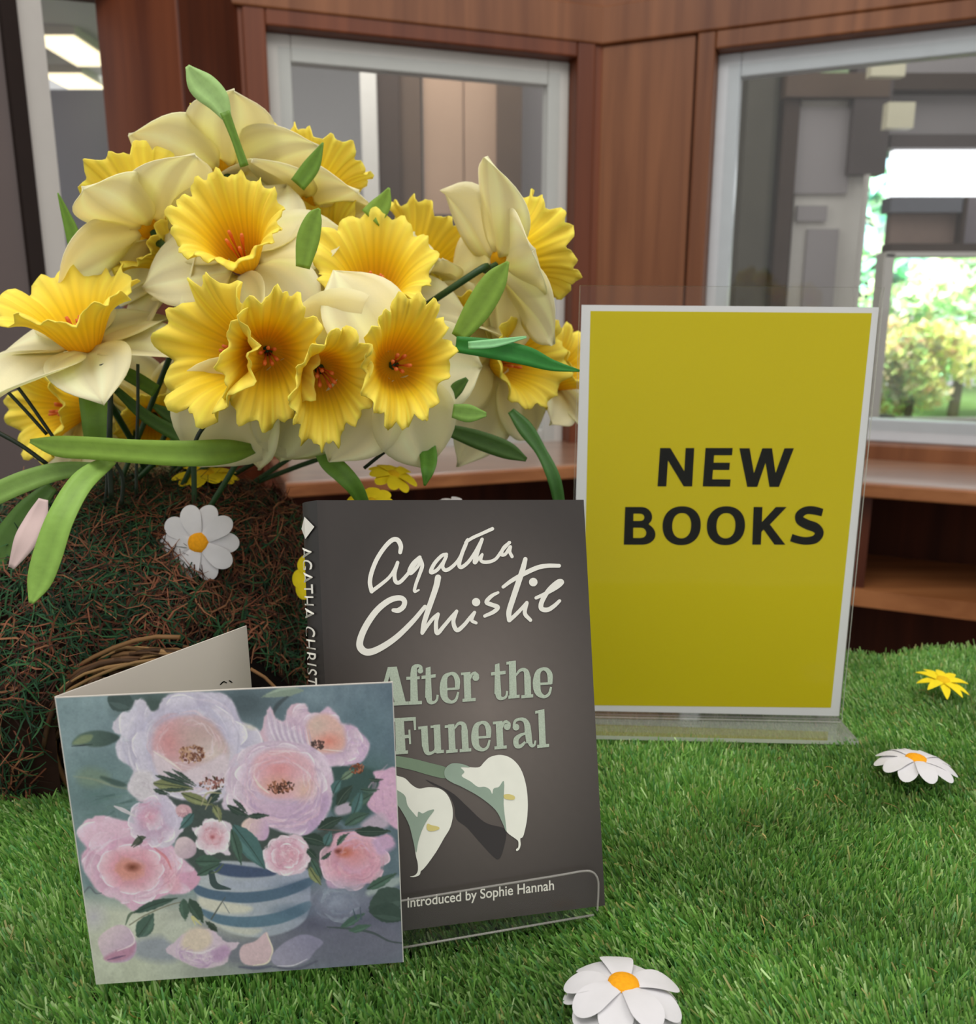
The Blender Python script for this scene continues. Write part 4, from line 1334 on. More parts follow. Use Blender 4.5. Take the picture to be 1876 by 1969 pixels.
def book():
    bu, bv = unit(BC[1] - BC[0]), unit(BC[0] - BC[3])
    base = (BC[2] + BC[3]) / 2
    t = thing('paperback_book', base, 'dark grey paperback with cream handwritten lettering and white lilies, upright on a clear stand', 'book')
    th = .021

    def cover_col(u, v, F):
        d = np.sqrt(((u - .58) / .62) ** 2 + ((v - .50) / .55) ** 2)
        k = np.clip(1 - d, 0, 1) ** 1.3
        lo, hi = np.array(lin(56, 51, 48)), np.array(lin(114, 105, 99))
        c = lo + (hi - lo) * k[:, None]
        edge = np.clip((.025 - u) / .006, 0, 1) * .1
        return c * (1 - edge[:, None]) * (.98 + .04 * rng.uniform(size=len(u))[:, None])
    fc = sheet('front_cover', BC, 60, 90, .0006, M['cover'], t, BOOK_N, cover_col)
    sh = -bu * .0075
    bk = [p - BOOK_N * th + sh for p in BC]
    sheet('back_cover', bk, 2, 2, .0006, M['spine'], t, BOOK_N)
    # spine: softly rounded band from front to back cover
    n = 10; V, Fc = [], []
    for i in range(n + 1):
        q = i / n
        off = -BOOK_N * th * q + sh * q - bu * .0022 * math.sin(math.pi * q)
        V += [BC[0] + off, BC[3] + off]
    for i in range(n): Fc.append((2 * i, 2 * i + 1, 2 * i + 3, 2 * i + 2))
    sp = build('spine', V, Fc, M['spine'], t)
    # page block
    ins = .0012
    q = [BC[0] + bu * .001 - bv * ins, BC[1] - bu * ins - bv * ins, BC[2] - bu * ins + bv * ins, BC[3] + bu * .001 + bv * ins]
    V = [p - BOOK_N * .0007 for p in q] + [p - BOOK_N * (th - .0002) + sh * .95 for p in q]
    build('page_block', V, [(0, 1, 2, 3), (7, 6, 5, 4), (0, 4, 5, 1), (1, 5, 6, 2), (2, 6, 7, 3), (3, 7, 4, 0)], M['pages'], t, False)

    pr = Print(BC[0], BOOK_N)
    S6 = lambda p: (660 + p[0] / 4.078, 980 + p[1] / 4.078)
    sg = Ink()

    def st(pts, w): sg.stroke([S6(p) for p in pts], np.asarray(w, float) / 4.078, 7)
    st([(445, 335), (450, 285), (425, 238), (380, 240), (320, 300), (262, 390), (222, 490), (208, 570), (222, 640)], [30, 36, 38, 36, 34, 34, 34, 34, 34])
    st([(222, 640), (290, 590), (355, 535), (395, 480), (425, 415)], [30, 28, 26, 26, 24])
    st([(425, 415), (402, 500), (408, 560), (440, 570), (500, 510), (560, 430), (600, 372)], [28, 30, 32, 30, 28, 28, 26])
    st([(598, 372), (545, 420), (515, 480), (530, 500), (580, 450), (608, 400)], [26, 26, 28, 26, 24, 24])
    st([(604, 385), (618, 440), (596, 510), (570, 580), (558, 640), (592, 630)], [26, 30, 28, 26, 24, 14])
    st([(808, 350), (770, 362), (712, 425), (686, 490), (735, 472), (790, 400), (806, 360)], [26, 28, 30, 32, 28, 26, 26])
    st([(806, 365), (778, 440), (800, 475), (850, 450), (905, 390), (950, 300), (975, 235)], [28, 28, 30, 28, 26, 26, 24])
    st([(972, 240), (935, 330), (908, 420), (922, 452), (975, 415), (1030, 340), (1088, 232)], [28, 30, 32, 30, 28, 28, 26])
    st([(958, 258), (1010, 222), (1080, 190), (1168, 150)], [22, 26, 26, 28])
    st([(1086, 235), (1052, 330), (1030, 412), (1062, 380), (1088, 350)], [28, 32, 34, 22, 20])
    st([(1088, 352), (1078, 398), (1120, 412), (1190, 390), (1245, 320), (1300, 258)], [22, 26, 28, 26, 26, 26])
    st([(1302, 258), (1256, 300), (1238, 350), (1270, 348), (1308, 290), (1304, 330), (1322, 368)], [26, 28, 28, 26, 24, 26, 26])
    # second line
    st([(392, 788), (430, 790), (470, 760), (478, 715), (440, 692), (360, 712), (262, 790), (178, 910), (132, 1020), (136, 1085), (190, 1118), (280, 1090), (410, 1005), (540, 880), (640, 760)],
       [30, 40, 40, 40, 42, 46, 48, 50, 52, 56, 54, 50, 44, 38, 30])
    st([(742, 532), (728, 600), (695, 700), (660, 800), (632, 890), (618, 965)], [48, 46, 44, 42, 38, 30])
    st([(618, 968), (665, 900), (705, 850), (742, 818)], [28, 28, 28, 26])
    st([(742, 820), (726, 890), (735, 968), (790, 910), (840, 850), (888, 796)], [28, 32, 34, 30, 28, 26])
    st([(886, 798), (862, 880), (890, 945), (945, 905), (990, 850), (1028, 806)], [28, 32, 34, 30, 28, 26])
    st([(1026, 808), (1006, 866), (1040, 888)], [26, 28, 24])
    sg.disc(S6((1040, 725)), 33 / 4.078)
    st([(1212, 650), (1160, 678), (1122, 725), (1170, 748), (1210, 765), (1180, 800), (1108, 834)], [22, 30, 34, 34, 34, 32, 26])
    st([(1426, 388), (1405, 470), (1365, 590), (1325, 710), (1298, 800), (1300, 866)], [34, 42, 44, 44, 42, 36])
    st([(1302, 868), (1352, 822), (1402, 770), (1438, 728)], [30, 30, 28, 26])
    st([(1252, 606), (1320, 556), (1420, 500), (1520, 455), (1600, 440), (1690, 440)], [26, 32, 36, 36, 34, 30])
    st([(1438, 732), (1422, 812), (1466, 866)], [28, 32, 28])
    sg.disc(S6((1488, 568)), 34 / 4.078)
    st([(1510, 692), (1590, 655), (1675, 605), (1712, 568), (1680, 566), (1610, 630), (1556, 720), (1552, 775), (1600, 785), (1650, 756), (1694, 715)],
       [26, 30, 34, 36, 34, 36, 38, 38, 36, 32, 26])
    sg.build('handwritten_lettering', M['cream_ink'], pr, fc, k=2)

    # slab-serif title
    S7 = lambda p: (720 + p[0] / 5.211, 1250 + p[1] / 5.211)
    ti = Ink()

    def q4(*p): ti.quad(*[S7(a) for a in p])

    def ts(pts, w, caps=False): ti.stroke([S7(a) for a in pts], np.asarray(w, float) / 5.211, 7, caps)

    def bar(x0, y0, x1, y1, h): q4((x0, y0), (x1, y1), (x1, y1 + h), (x0, y0 + h))

    def ball(x, y, r_): ti.disc(S7((x, y)), r_ / 5.211)
    # A
    q4((132, 170), (222, 165), (318, 545), (205, 552)); q4((132, 170), (178, 168), (60, 560), (25, 562)); bar(95, 400, 235, 393, 28); bar(190, 523, 338, 514, 34); bar(0, 536, 90, 530, 34)
    # f t e r
    q4((358, 225), (424, 222), (436, 525), (358, 530)); ts([(392, 240), (398, 180), (432, 158), (462, 170), (462, 200)], [66, 56, 34, 32, 40]); ball(458, 208, 28); bar(318, 268, 452, 262, 30); bar(340, 514, 474, 508, 34)
    q4((512, 180), (560, 165), (574, 470), (506, 478)); bar(470, 258, 612, 240, 34); ts([(541, 450), (552, 512), (590, 525), (622, 500), (632, 448)], [64, 52, 30, 24, 22])
    ts([(680, 394), (842, 384)], [24, 24]); ts([(828, 390), (828, 300), (800, 245), (755, 238), (705, 275), (690, 380), (705, 480), (765, 520), (815, 495), (838, 420)], [46, 54, 44, 32, 54, 78, 64, 34, 28, 20])
    q4((890, 225), (960, 218), (968, 500), (900, 506)); bar(865, 226, 958, 218, 26); bar(880, 488, 1012, 478, 32); ts([(955, 290), (978, 240), (1015, 228)], [18, 26, 30]); ball(1014, 276, 34); ts([(1008, 228), (1034, 250), (1034, 280)], [24, 22, 20])
    # the
    q4((1205, 145), (1250, 130), (1268, 430), (1200, 440)); bar(1166, 222, 1312, 206, 34); ts([(1235, 410), (1246, 470), (1285, 484), (1318, 462), (1328, 410)], [64, 52, 30, 24, 22])
    q4((1345, 112), (1414, 105), (1424, 465), (1350, 475)); bar(1320, 118, 1412, 108, 28); bar(1340, 456, 1452, 446, 32)
    ts([(1415, 255), (1450, 208), (1490, 196), (1520, 220), (1532, 290)], [16, 28, 36, 52, 66]); q4((1498, 270), (1564, 265), (1568, 455), (1503, 462)); bar(1470, 452, 1588, 442, 32)
    ts([(1612, 342), (1772, 332)], [24, 24]); ts([(1758, 338), (1756, 250), (1728, 200), (1682, 190), (1636, 228), (1622, 330), (1638, 425), (1696, 466), (1746, 440), (1768, 370)], [46, 54, 44, 32, 54, 76, 64, 34, 28, 20])
    # Funeral
    q4((205, 690), (292, 682), (312, 1030), (215, 1038)); bar(160, 684, 412, 670, 36); q4((384, 672), (412, 670), (416, 800), (396, 803)); bar(288, 852, 356, 846, 34); q4((338, 798), (358, 796), (366, 940), (346, 943)); bar(200, 1014, 334, 1004, 34)
    q4((465, 765), (530, 757), (540, 960), (474, 968)); bar(436, 768, 530, 757, 28); ts([(507, 950), (524, 1022), (560, 1034), (600, 1010), (618, 960)], [66, 50, 32, 24, 18]); q4((590, 750), (656, 745), (668, 1025), (602, 1030)); bar(560, 757, 656, 747, 26); bar(620, 1004, 694, 998, 32)
    q4((735, 745), (798, 740), (812, 1010), (745, 1016)); bar(702, 754, 798, 744, 28); bar(716, 1002, 832, 992, 32); ts([(798, 790), (832, 742), (866, 732), (894, 755), (902, 820)], [16, 28, 36, 50, 62]); q4((868, 800), (932, 795), (944, 1000), (878, 1008)); bar(852, 992, 968, 982, 32)
    ts([(995, 878), (1158, 868)], [24, 24]); ts([(1142, 874), (1140, 790), (1112, 736), (1066, 728), (1018, 765), (1005, 866), (1020, 960), (1080, 998), (1130, 972), (1152, 900)], [46, 54, 44, 32, 54, 76, 64, 34, 28, 20])
    q4((1212, 715), (1280, 708), (1292, 975), (1225, 982)); bar(1184, 718, 1278, 708, 28); bar(1200, 964, 1324, 954, 32); ts([(1276, 780), (1296, 726), (1330, 714)], [18, 26, 30]); ball(1328, 768, 34); ts([(1322, 714), (1350, 735), (1352, 770)], [24, 22, 20])
    ball(1416, 772, 34); ts([(1394, 760), (1408, 712), (1450, 692), (1500, 702), (1528, 750), (1536, 830)], [24, 28, 30, 44, 60, 66]); q4((1502, 800), (1568, 798), (1580, 925), (1520, 935)); ts([(1550, 910), (1572, 956), (1600, 950), (1612, 905)], [50, 36, 24, 18])
    ts([(1520, 832), (1462, 852), (1418, 895), (1422, 955), (1462, 962), (1510, 920)], [22, 34, 52, 50, 36, 24])
    q4((1638, 602), (1700, 592), (1716, 950), (1650, 958)); bar(1608, 610, 1698, 594, 28); bar(1628, 950, 1748, 938, 32)
    ti.build('title_lettering', M['sage_ink'], pr, fc, k=3)

    # lilies
    SL = lambda p: (560 + p[0] / 2.931, 1240 + p[1] / 2.931)

    def blob(pts, nm, mat, k, n=5):
        Ink().poly([[SL(p) for p in spline(pts, n, True)]]).build(nm, mat, pr, fc, k=k)
    blob([(760, 760), (900, 830), (985, 905), (1090, 1000), (1190, 1030), (1212, 1060), (1195, 1150), (1172, 1205), (1140, 1195), (1060, 1110), (990, 1030), (930, 980), (915, 900), (870, 825), (800, 790)], 'lily_backdrop', M['lily_shade'], 1)
    blob([(440, 600), (560, 620), (680, 640), (780, 665), (870, 690), (880, 720), (866, 752), (780, 735), (680, 706), (560, 680), (440, 660)], 'lily_stem', M['stem_green'], 2)
    blob([(960, 680), (1015, 690), (1060, 688), (1085, 662), (1120, 632), (1180, 620), (1240, 640), (1290, 695), (1320, 780), (1332, 880), (1328, 980), (1312, 1060), (1302, 1085), (1290, 1092), (1292, 1125), (1284, 1152), (1270, 1162), (1266, 1152), (1278, 1140), (1278, 1108), (1262, 1092), (1215, 1055), (1196, 1000), (1150, 920), (1060, 855), (960, 800), (910, 776), (868, 748), (866, 700), (910, 668)], 'lily_flower', M['lily_white'], 3, 4)
    blob([(868, 748), (866, 700), (905, 668), (965, 672), (1005, 690), (955, 690), (975, 715), (960, 740), (1010, 770), (1050, 800), (1090, 800), (1118, 815), (1132, 840), (1140, 810), (1170, 800), (1198, 770), (1196, 900), (1212, 1050), (1190, 1005), (1150, 930), (1060, 856), (960, 800), (910, 778)], 'lily_throat', M['lily_green'], 4, 4)
    blob([(1198, 845), (1230, 842), (1258, 854), (1254, 872), (1220, 872), (1200, 864)], 'lily_spadix', M['lily_yellow'], 5)
    blob([(520, 700), (590, 735), (640, 752), (680, 790), (720, 810), (770, 802), (830, 808), (875, 840), (902, 895), (910, 960), (895, 1030), (860, 1090), (820, 1160), (775, 1225), (745, 1262), (730, 1275), (722, 1296), (695, 1308), (668, 1306), (696, 1298), (712, 1275), (712, 1232), (702, 1190), (690, 1120), (665, 1020), (630, 950), (590, 895), (520, 850)], 'lily_flower', M['lily_white'], 3, 4)
    blob([(520, 780), (590, 815), (640, 850), (655, 905), (690, 950), (710, 970), (716, 940), (740, 950), (770, 935), (805, 930), (770, 980), (738, 1040), (715, 1110), (704, 1170), (690, 1120), (665, 1020), (630, 950), (590, 895), (520, 850)], 'lily_throat', M['lily_green'], 4, 4)
    blob([(768, 1008), (790, 1016), (830, 1026), (830, 1040), (795, 1050), (770, 1046), (762, 1028)], 'lily_spadix', M['lily_yellow'], 5)
    ink_text('Introduced by Sophie Hannah', SL((655, 1480)), SL((1480, 1380)), 1, 'small_lettering', M['cream_ink'], pr, fc, (-.3, -19.0), 1.0, 2, 0.012)

    # spine print: white diamond and running name, on the outermost strip of the spine
    mid = lambda q: -BOOK_N * th * q + sh * q - bu * (.0022 * math.sin(math.pi * q) + .0011)
    ln = np.linalg.norm(BC[0] - BC[3])

    def sp_pt(q, d): return BC[0] + mid(q) - bv * d
    d0 = .0135
    V = [sp_pt(.45, d0 - .0058), sp_pt(.88, d0), sp_pt(.45, d0 + .0058), sp_pt(.05, d0)]
    build('spine_emblem', V, [(0, 1, 2, 3)], M['cream_ink'], sp, False)
    Vt, Ft = text_mesh('AGATHA CHRISTIE', 1.15)
    x0, x1 = Vt[:, 0].min(), Vt[:, 0].max()
    V = [sp_pt(.80 - (b / .7) * .62, .0235 + (a - x0) / (x1 - x0) * .079) for a, b in Vt]
    build('spine_lettering', V, Ft, M['cream_ink'], sp, False)

    # clear stand: lip in front of the book, base under it, rest behind it
    h = thing('acrylic_book_stand', base - bv * .004, 'small clear acrylic stand with a low rounded lip holding the dark paperback', 'book stand')
    pl = Print(BC[0] + BOOK_N * .003, BOOK_N, 0)
    out = [(640, 1754), (771, 1731), (1060, 1684), (1118, 1674), (1138, 1676), (1148, 1690), (1149, 1715), (1146, 1752), (1140, 1758), (900, 1800), (778, 1820), (650, 1842)]
    P = pl.P(out)
    m_ = len(P)
    V = P + [p + BOOK_N * .0018 for p in P]
    Fc = [tuple(range(m_)), tuple(range(m_, 2 * m_))[::-1]] + [(i, (i + 1) % m_, m_ + (i + 1) % m_, m_ + i) for i in range(m_)]
    lip = build('front_lip', V, Fc, M['acrylic'], h, False)
    mb = MB()
    top = pl.P([(640, 1754), (771, 1731), (1060, 1684), (1118, 1674), (1138, 1676), (1148, 1690), (1149, 1715), (1147, 1750)])
    mb.tube([p + BOOK_N * .0010 for p in spline(top, 5)], .0006, 6)
    mb.build('polished_rim', M['acrylic_rim'], lip, True)
    bl_, br_ = pl.P([(650, 1842)])[0], pl.P([(1140, 1758)])[0]
    bd = -unit(np.array([BOOK_N[0], BOOK_N[1], 0])) * .06
    mb = MB(); mb.box(bl_ + BOOK_N * .0018, br_ - bl_, -bd * 0 + np.array([0, 0, -.002]), bd * -1 * -1)
    ob = mb.build('base_plate', M['acrylic'], h, False)
    mb = MB(); mb.tube([bl_ + BOOK_N * .001, br_ + BOOK_N * .001], .0006, 6); mb.build('polished_rim', M['acrylic_rim'], lip, True)
    bb = [BC[3] - BOOK_N * (th + .004) + bu * .02, BC[2] - BOOK_N * (th + .004) - bu * .02]
    mb = MB(); mb.box(bb[0] - bv * .012, bb[1] - bb[0], -BOOK_N * .002, bv * .12)
    mb.build('back_rest', M['acrylic'], h, False)
    return t

# ------------------------------------------------------------------ the greeting card and its printed flower painting
class Painting:
    """a small oil-style flower piece, brushed stroke by stroke; coordinates of a 1876-unit wide field"""
    OX, OY, S = 80.0, 1180.0, 1876.0 / 720.0

    def __init__(self, x0, y0, w, h, res=1.0):
        self.x0, self.y0, self.res = x0, y0, res
        self.W, self.H = int(w * res), int(h * res)
        self.img = np.zeros((self.H, self.W, 3))
        self.r = np.random.default_rng(3)
        self.clip = None

    def to(self, p):
        p = np.atleast_2d(np.asarray(p, float))
        return np.c_[(self.OX + p[:, 0] / self.S - self.x0) * self.res, (self.OY + p[:, 1] / self.S - self.y0) * self.res]

    def noise(self, sc, seed):
        r = np.random.default_rng(seed)
        gh, gw = int(self.H / sc) + 3, int(self.W / sc) + 3
        g = r.normal(size=(gh, gw))
        yy = np.arange(self.H) / sc; xx = np.arange(self.W) / sc
        y0 = yy.astype(int); x0 = xx.astype(int)
        fy = yy - y0; fx = xx - x0
        fy = fy * fy * (3 - 2 * fy); fx = fx * fx * (3 - 2 * fx)
        a = g[y0][:, x0]; b = g[y0][:, x0 + 1]; c = g[y0 + 1][:, x0]; d = g[y0 + 1][:, x0 + 1]
        return (a * (1 - fx) + b * fx) * (1 - fy)[:, None] + (c * (1 - fx) + d * fx) * fy[:, None]

    def _box(self, Q, pad):
        x0 = max(0, int(Q[:, 0].min() - pad)); x1 = min(self.W, int(Q[:, 0].max() + pad) + 2)
        y0 = max(0, int(Q[:, 1].min() - pad)); y1 = min(self.H, int(Q[:, 1].max() + pad) + 2)
        return x0, x1, y0, y1

    def mask(self, pts, soft=1.2, smooth=True, wob=0.0, n=5):
        P = spline(pts, n, True) if smooth else np.asarray(pts, float)
        if wob: P = P + self.r.normal(0, wob, P.shape)
        Q = self.to(P)
        x0, x1, y0, y1 = self._box(Q, soft * 2 + 1)
        if x1 <= x0 or y1 <= y0: return None
        X, Y = np.meshgrid(np.arange(x0, x1) + .5, np.arange(y0, y1) + .5)
        ins = np.zeros(X.shape, bool); dist = np.full(X.shape, 1e9)
        A = Q; B = np.roll(Q, -1, 0)
        for (ax, ay), (bx, by) in zip(A, B):
            dx, dy = bx - ax, by - ay
            if abs(dy) > 1e-9:
                cnd = ((ay > Y) != (by > Y)) & (X < dx * (Y - ay) / dy + ax)
                ins ^= cnd
            L = dx * dx + dy * dy + 1e-9
            t = np.clip(((X - ax) * dx + (Y - ay) * dy) / L, 0, 1)
            dist = np.minimum(dist, (X - ax - t * dx) ** 2 + (Y - ay - t * dy) ** 2)
        d = np.sqrt(dist) * np.where(ins, 1, -1)
        return x0, x1, y0, y1, np.clip(d / soft * .5 + .5, 0, 1), X, Y

    def fill(self, pts, col, alpha=1.0, soft=1.2, smooth=True, wob=0.0, col2=None, grad=None, n=5):
        """grad = ((x, y), (x, y)): col at the first point turning into col2 at the second"""
        m = self.mask(pts, soft, smooth, wob, n)
        if m is None: return self
        x0, x1, y0, y1, a, X, Y = m
        c = np.array(col, float)
        if col2 is not None:
            g = self.to(grad); d = g[1] - g[0]
            t = np.clip(((X - g[0, 0]) * d[0] + (Y - g[0, 1]) * d[1]) / (d @ d), 0, 1)[..., None]
            c = c * (1 - t) + np.array(col2, float) * t
        a = (a * alpha)[..., None]
        if self.clip is not None: a = a * self.clip[y0:y1, x0:x1, None]
        self.img[y0:y1, x0:x1] = self.img[y0:y1, x0:x1] * (1 - a) + c * a
        return self

    def glow(self, c, rx, ry, col, alpha=1.0, power=1.0, rot=0.0):
        q = self.to([c])[0]; k = self.res / self.S
        RX, RY = rx * k, ry * k; R = max(RX, RY)
        x0, x1, y0, y1 = self._box(np.array([q]), R + 1)
        X, Y = np.meshgrid(np.arange(x0, x1) + .5 - q[0], np.arange(y0, y1) + .5 - q[1])
        ca, sa_ = math.cos(rot), math.sin(rot)
        d = np.sqrt(((X * ca + Y * sa_) / RX) ** 2 + ((-X * sa_ + Y * ca) / RY) ** 2)
        a = (np.clip(1 - d, 0, 1) ** power * alpha)[..., None]
        a = np.minimum(1, a)
        self.img[y0:y1, x0:x1] = self.img[y0:y1, x0:x1] * (1 - a) + np.array(col, float) * a
        return self

    def stroke(self, pts, w, col, alpha=1.0, soft=1.0, n=6):
        P = np.asarray(pts, float); w = np.broadcast_to(np.asarray(w, float), (len(P),))
        Z = spline(np.c_[P, w], n)
        Q = self.to(Z[:, :2]); R = Z[:, 2] * self.res / self.S / 2
        x0, x1, y0, y1 = self._box(Q, R.max() + 2)
        if x1 <= x0 or y1 <= y0: return self
        X, Y = np.meshgrid(np.arange(x0, x1) + .5, np.arange(y0, y1) + .5)
        best = np.full(X.shape, -1e9)
        for i in range(len(Q) - 1):
            d = Q[i + 1] - Q[i]; L = d @ d + 1e-9
            t = np.clip(((X - Q[i, 0]) * d[0] + (Y - Q[i, 1]) * d[1]) / L, 0, 1)
            dd = np.hypot(X - Q[i, 0] - t * d[0], Y - Q[i, 1] - t * d[1])
            best = np.maximum(best, R[i] * (1 - t) + R[i + 1] * t - dd)
        a = (np.clip(best / soft + .5, 0, 1) * alpha)[..., None]
        if self.clip is not None: a = a * self.clip[y0:y1, x0:x1, None]
        self.img[y0:y1, x0:x1] = self.img[y0:y1, x0:x1] * (1 - a) + np.array(col, float) * a
        return self

    def dots(self, c, rx, ry, n, cols, s=(5, 10)):
        for _ in range(n):
            a = self.r.uniform(0, 6.28); q = math.sqrt(self.r.uniform())
            p = (c[0] + rx * q * math.cos(a), c[1] + ry * q * math.sin(a))
            self.stroke([p, (p[0] + self.r.normal(0, 5), p[1] - abs(self.r.normal(0, 7)))], self.r.uniform(*s), cols[self.r.integers(len(cols))], .85, .9, 1)

    def within(self, pts, soft=4, n=4):
        """keep the following strokes inside a shape (None lifts it)"""
        self.clip = None
        if pts is not None:
            x0, x1, y0, y1, a, X, Y = self.mask(pts, soft, True, 0, n)
            self.clip = np.zeros((self.H, self.W)); self.clip[y0:y1, x0:x1] = a
        return self

    def arcs(self, c, r0, r1, asp, n, cols, a0=0, a1=6.28, w=(5, 14), alpha=.5, span=(.4, 1.1), wob=8):
        for _ in range(n):
            q = self.r.uniform(r0, r1); a = self.r.uniform(a0, a1); sp = self.r.uniform(*span)
            pts = [(c[0] + q * math.cos(a + sp * t) + self.r.normal(0, wob), c[1] + asp * q * math.sin(a + sp * t) + self.r.normal(0, wob)) for t in (-.5, -.17, .17, .5)]
            ww = self.r.uniform(*w)
            self.stroke(pts, [ww * .25, ww, ww * .8, ww * .2], cols[self.r.integers(len(cols))], alpha * self.r.uniform(.6, 1.1), 1.4)

    def petals(self, c, rings, asp, light, dark, rot=0.0):
        """overlapping petals, outer ring first: rings = (radius, count, half width, half length)"""
        for R, n, wt, rl in rings:
            for i in range(n):
                a = rot + 2 * math.pi * (i + self.r.uniform(-.25, .25)) / n
                d = np.array([math.cos(a), asp * math.sin(a)]); t = np.array([-math.sin(a), asp * math.cos(a)])
                m = np.array(c) + d * R * self.r.uniform(.93, 1.05)
                pts = []
                for k in range(10):
                    b = 2 * math.pi * k / 10
                    j = self.r.uniform(.86, 1.12)
                    pts.append(m + t * wt * math.cos(b) * j + d * rl * math.sin(b) * j)
                li = np.array(light) * self.r.uniform(.96, 1.05); da = np.array(dark) * self.r.uniform(.95, 1.06)
                self.fill(pts, da, .8, 2.2, True, 0, li, (m - d * rl * .7, m + d * rl * .9))
                up = pts[1:5]
                self.stroke(up, [3, 8, 8, 3], np.minimum(246, li * 1.08 + 6), .75, 1.2)
                self.stroke([pts[0], pts[9], pts[8]], [2, 5, 2], da * .93, .45, 1.6)
            rot += .5

    def leaf(self, a, b, w, col, vein=None, bend=0.0):
        a, b = np.array(a, float), np.array(b, float)
        d = b - a; nrm = np.array([-d[1], d[0]]) / (np.linalg.norm(d) + 1e-9)
        pts = []
        for t in (0, .2, .45, .7, .9, 1): pts.append(a + d * t + nrm * (w * math.sin(math.pi * t ** .8) + bend * 4 * t * (1 - t)))
        for t in (.85, .6, .35, .12): pts.append(a + d * t + nrm * (-w * math.sin(math.pi * t ** .8) + bend * 4 * t * (1 - t)))
        self.fill(pts, col, 1, 1.1, True, 1.5)
        lo = np.array(col) * 1.22 + 8
        self.stroke([a + d * .1 + nrm * (w * .4 + bend * .5), a + d * .5 + nrm * (w * .5 + bend), a + d * .85 + nrm * (w * .25 + bend * .5)], [2, w * .5, 2], lo, .5, 1.5)
        if vein is not None: self.stroke([a, a + d * .5 + nrm * bend, b], [4, 4, 2], vein, .7, .9)


